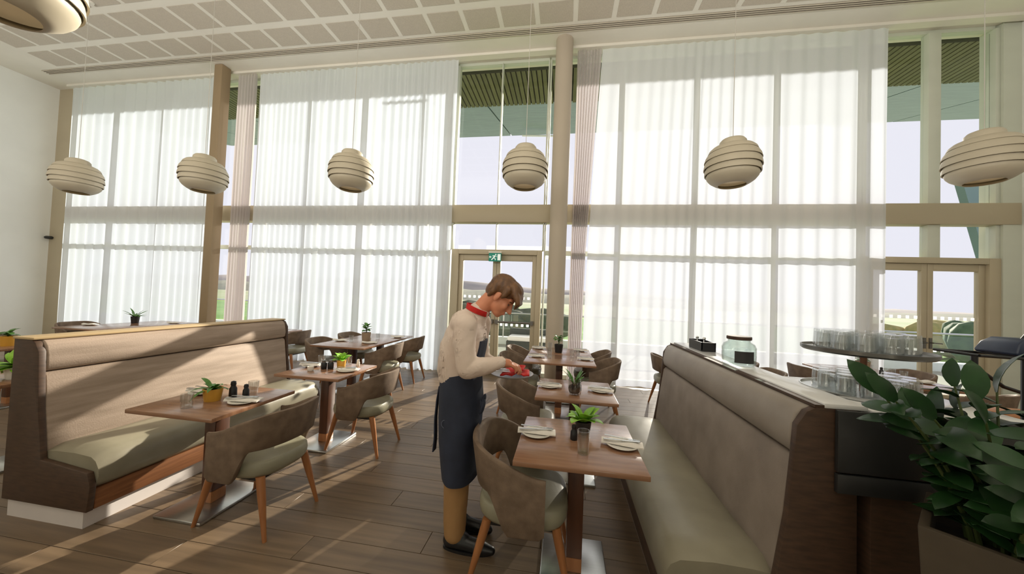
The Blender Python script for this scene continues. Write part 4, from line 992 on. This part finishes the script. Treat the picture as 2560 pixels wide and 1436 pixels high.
for k in range(25):
    a = R(-150+300*k/24); nk.append((-0.566-0.076*math.cos(a)*0.98-PO.x, 2.165+0.080*math.sin(a)-PO.y, 1.508+0.030*math.cos(a)-0.012))
rg_ = []
for p in nk: rg_.append([(p[0]-0.004, p[1], p[2]-0.016), (p[0]+0.004, p[1], p[2]-0.016), (p[0]+0.010, p[1], p[2]+0.016), (p[0]+0.002, p[1], p[2]+0.016)])
MB().loft(rg_).build('neck_strap', M['red'], me_, angle=70)
def strip(pts, w0, w1, name, par):
    n_ = len(pts); rr = []
    for i, p in enumerate(pts):
        hw = (w0+(w1-w0)*i/(n_-1))/2; p = Vector(p)-PO; rr.append([tuple(p+Vector((dx, dy, 0))) for dx, dy in ((-0.004, -hw), (0.004, -hw), (0.004, hw), (-0.004, hw))])
    MB().loft(rr).build(name, M['apron'], par, bevel=0.002, angle=70)
strip([(-0.792, 2.13, 0.985), (-0.800, 2.12, 0.90), (-0.803, 2.11, 0.78), (-0.797, 2.105, 0.66), (-0.800, 2.10, 0.575)], 0.03, 0.055, 'sash_tail', ap)
strip([(-0.792, 2.19, 0.985), (-0.802, 2.20, 0.88), (-0.800, 2.205, 0.74), (-0.798, 2.21, 0.62)], 0.03, 0.05, 'sash_tail', ap)
bw = MB()
for dz, dx in ((0.0, 0.018), (-0.02, 0.020)):
    bw.ell((-0.500+dx-PO.x, 2.075-PO.y+dz, 0.925+dz*1.4), (0.014, 0.030, 0.052), rotm=Matrix.Rotation(R(14), 3, 'Y'), seg=14, rings=10)
bw.build('bow', M['apron'], ap)
strip([(-0.494, 2.06, 0.94), (-0.484, 2.05, 0.88), (-0.488, 2.045, 0.80)], 0.02, 0.035, 'sash_tail', ap)
tor = MB(); rr = []
for k in range(25):
    a = 2*PI*k/24; c = Vector((-0.690+0.024*math.cos(a), 1.979, 0.800+0.024*math.sin(a)))-PO
    rr.append([tuple(c+Vector((math.cos(a)*0.003*math.cos(q), 0.003*math.sin(q)-0.004, math.sin(a)*0.003*math.cos(q)))) for q in (0, PI/2, PI, 3*PI/2)])
tor.loft(rr, False, False).build('ring_emblem', mat('emblem_thread', (86, 92, 108), 0.7, var=0.05), ap)
# shoes
for (x, y) in ((-0.645, 2.072), (-0.700, 2.250)):
    s = MB(); cap(s, [(x-0.012, y, 0.052), (x+0.09, y-0.004, 0.046), (x+0.19, y-0.010, 0.034), (x+0.255, y-0.012, 0.028)], [0.046, 0.044, 0.042, 0.026], 16)
    s.ell((x, y, 0.088), (0.052, 0.040, 0.036)); s.ell((x+0.06, y-0.002, 0.076), (0.055, 0.034, 0.032))
    def flat(c): return 0
    o = organic('shoe', s, M['shoe'], me_, 0.006, 3)
    for v in o.data.vertices: v.co.z = max(v.co.z, 0.004)
    MB().loft([[(x-PO.x+0.10+(0.155*c_ if c_ > 0 else 0.155*c_), y-PO.y-0.008+0.040*s_*(1+0.10*c_), z) for c_, s_ in ((math.cos(2*PI*k/24), math.sin(2*PI*k/24)) for k in range(24))] for z in (0.0, 0.016)]).build('sole', M['black'], o)
# plate carried on the left hand, with napkins and cutlery on it
cp_ = Vector((-0.315, 2.135, 1.083))
tag(MB().lathe([(0.004, 0.0), (0.085, 0.0), (0.110, 0.006), (0.136, 0.018), (0.138, 0.022), (0.132, 0.022), (0.105, 0.011), (0.004, 0.008)], 40).build('dinner_plate', M['plate_dark'], loc=cp_, angle=60), 'grey round plate held by the waiter under red napkins', 'plate')
def red_nap(pts, label):
    b = MB(); b.add(pts, [(0, 1, 2, 3)]); me = b.mesh('rn', M['red'], recalc=False)
    bm = bmesh.new(); bm.from_mesh(me); bmesh.ops.subdivide_edges(bm, edges=bm.edges[:], cuts=9, use_grid_fill=True)
    for v in bm.verts: v.co.z += 0.010*noise.noise(v.co*24)+0.014*math.exp(-((v.co.x+v.co.y*0.6)/0.03)**2)
    r_ = bmesh.ops.extrude_face_region(bm, geom=bm.faces[:])
    for e in r_['geom']:
        if isinstance(e, bmesh.types.BMVert): e.co.z += 0.008
    bmesh.ops.recalc_face_normals(bm, faces=bm.faces[:]); bm.to_mesh(me); bm.free()
    me.polygons.foreach_set('use_smooth', [True]*len(me.polygons))
    tag(link('napkin', me, None, cp_+Vector((0, 0, 0.014))), label, 'napkin', 'red napkins')
red_nap([(-0.06, -0.095, 0.006), (0.118, -0.060, 0.010), (0.105, 0.065, 0.014), (-0.045, 0.080, 0.008)], 'folded red napkin lying across the waiter\'s plate')
red_nap([(0.015, -0.02, 0.030), (0.075, -0.03, 0.036), (0.080, 0.05, 0.040), (0.02, 0.06, 0.036)], 'smaller red napkin bunched on top at the plate\'s far side')
for k, (dx, dy, a) in enumerate(((-0.055, -0.055, 0.5), (-0.062, -0.030, 0.45), (-0.058, -0.005, 0.55))):
    o = link('knife', KN, None, cp_+Vector((dx, dy, 0.036+0.002*k)), (0, 0.10, a))
    tag(o, 'steel knife on the red napkin of the waiter\'s plate, '+['nearest his sleeve cuff', 'middle of three', 'deepest of three'][k], 'knife', 'knives on the carried plate')
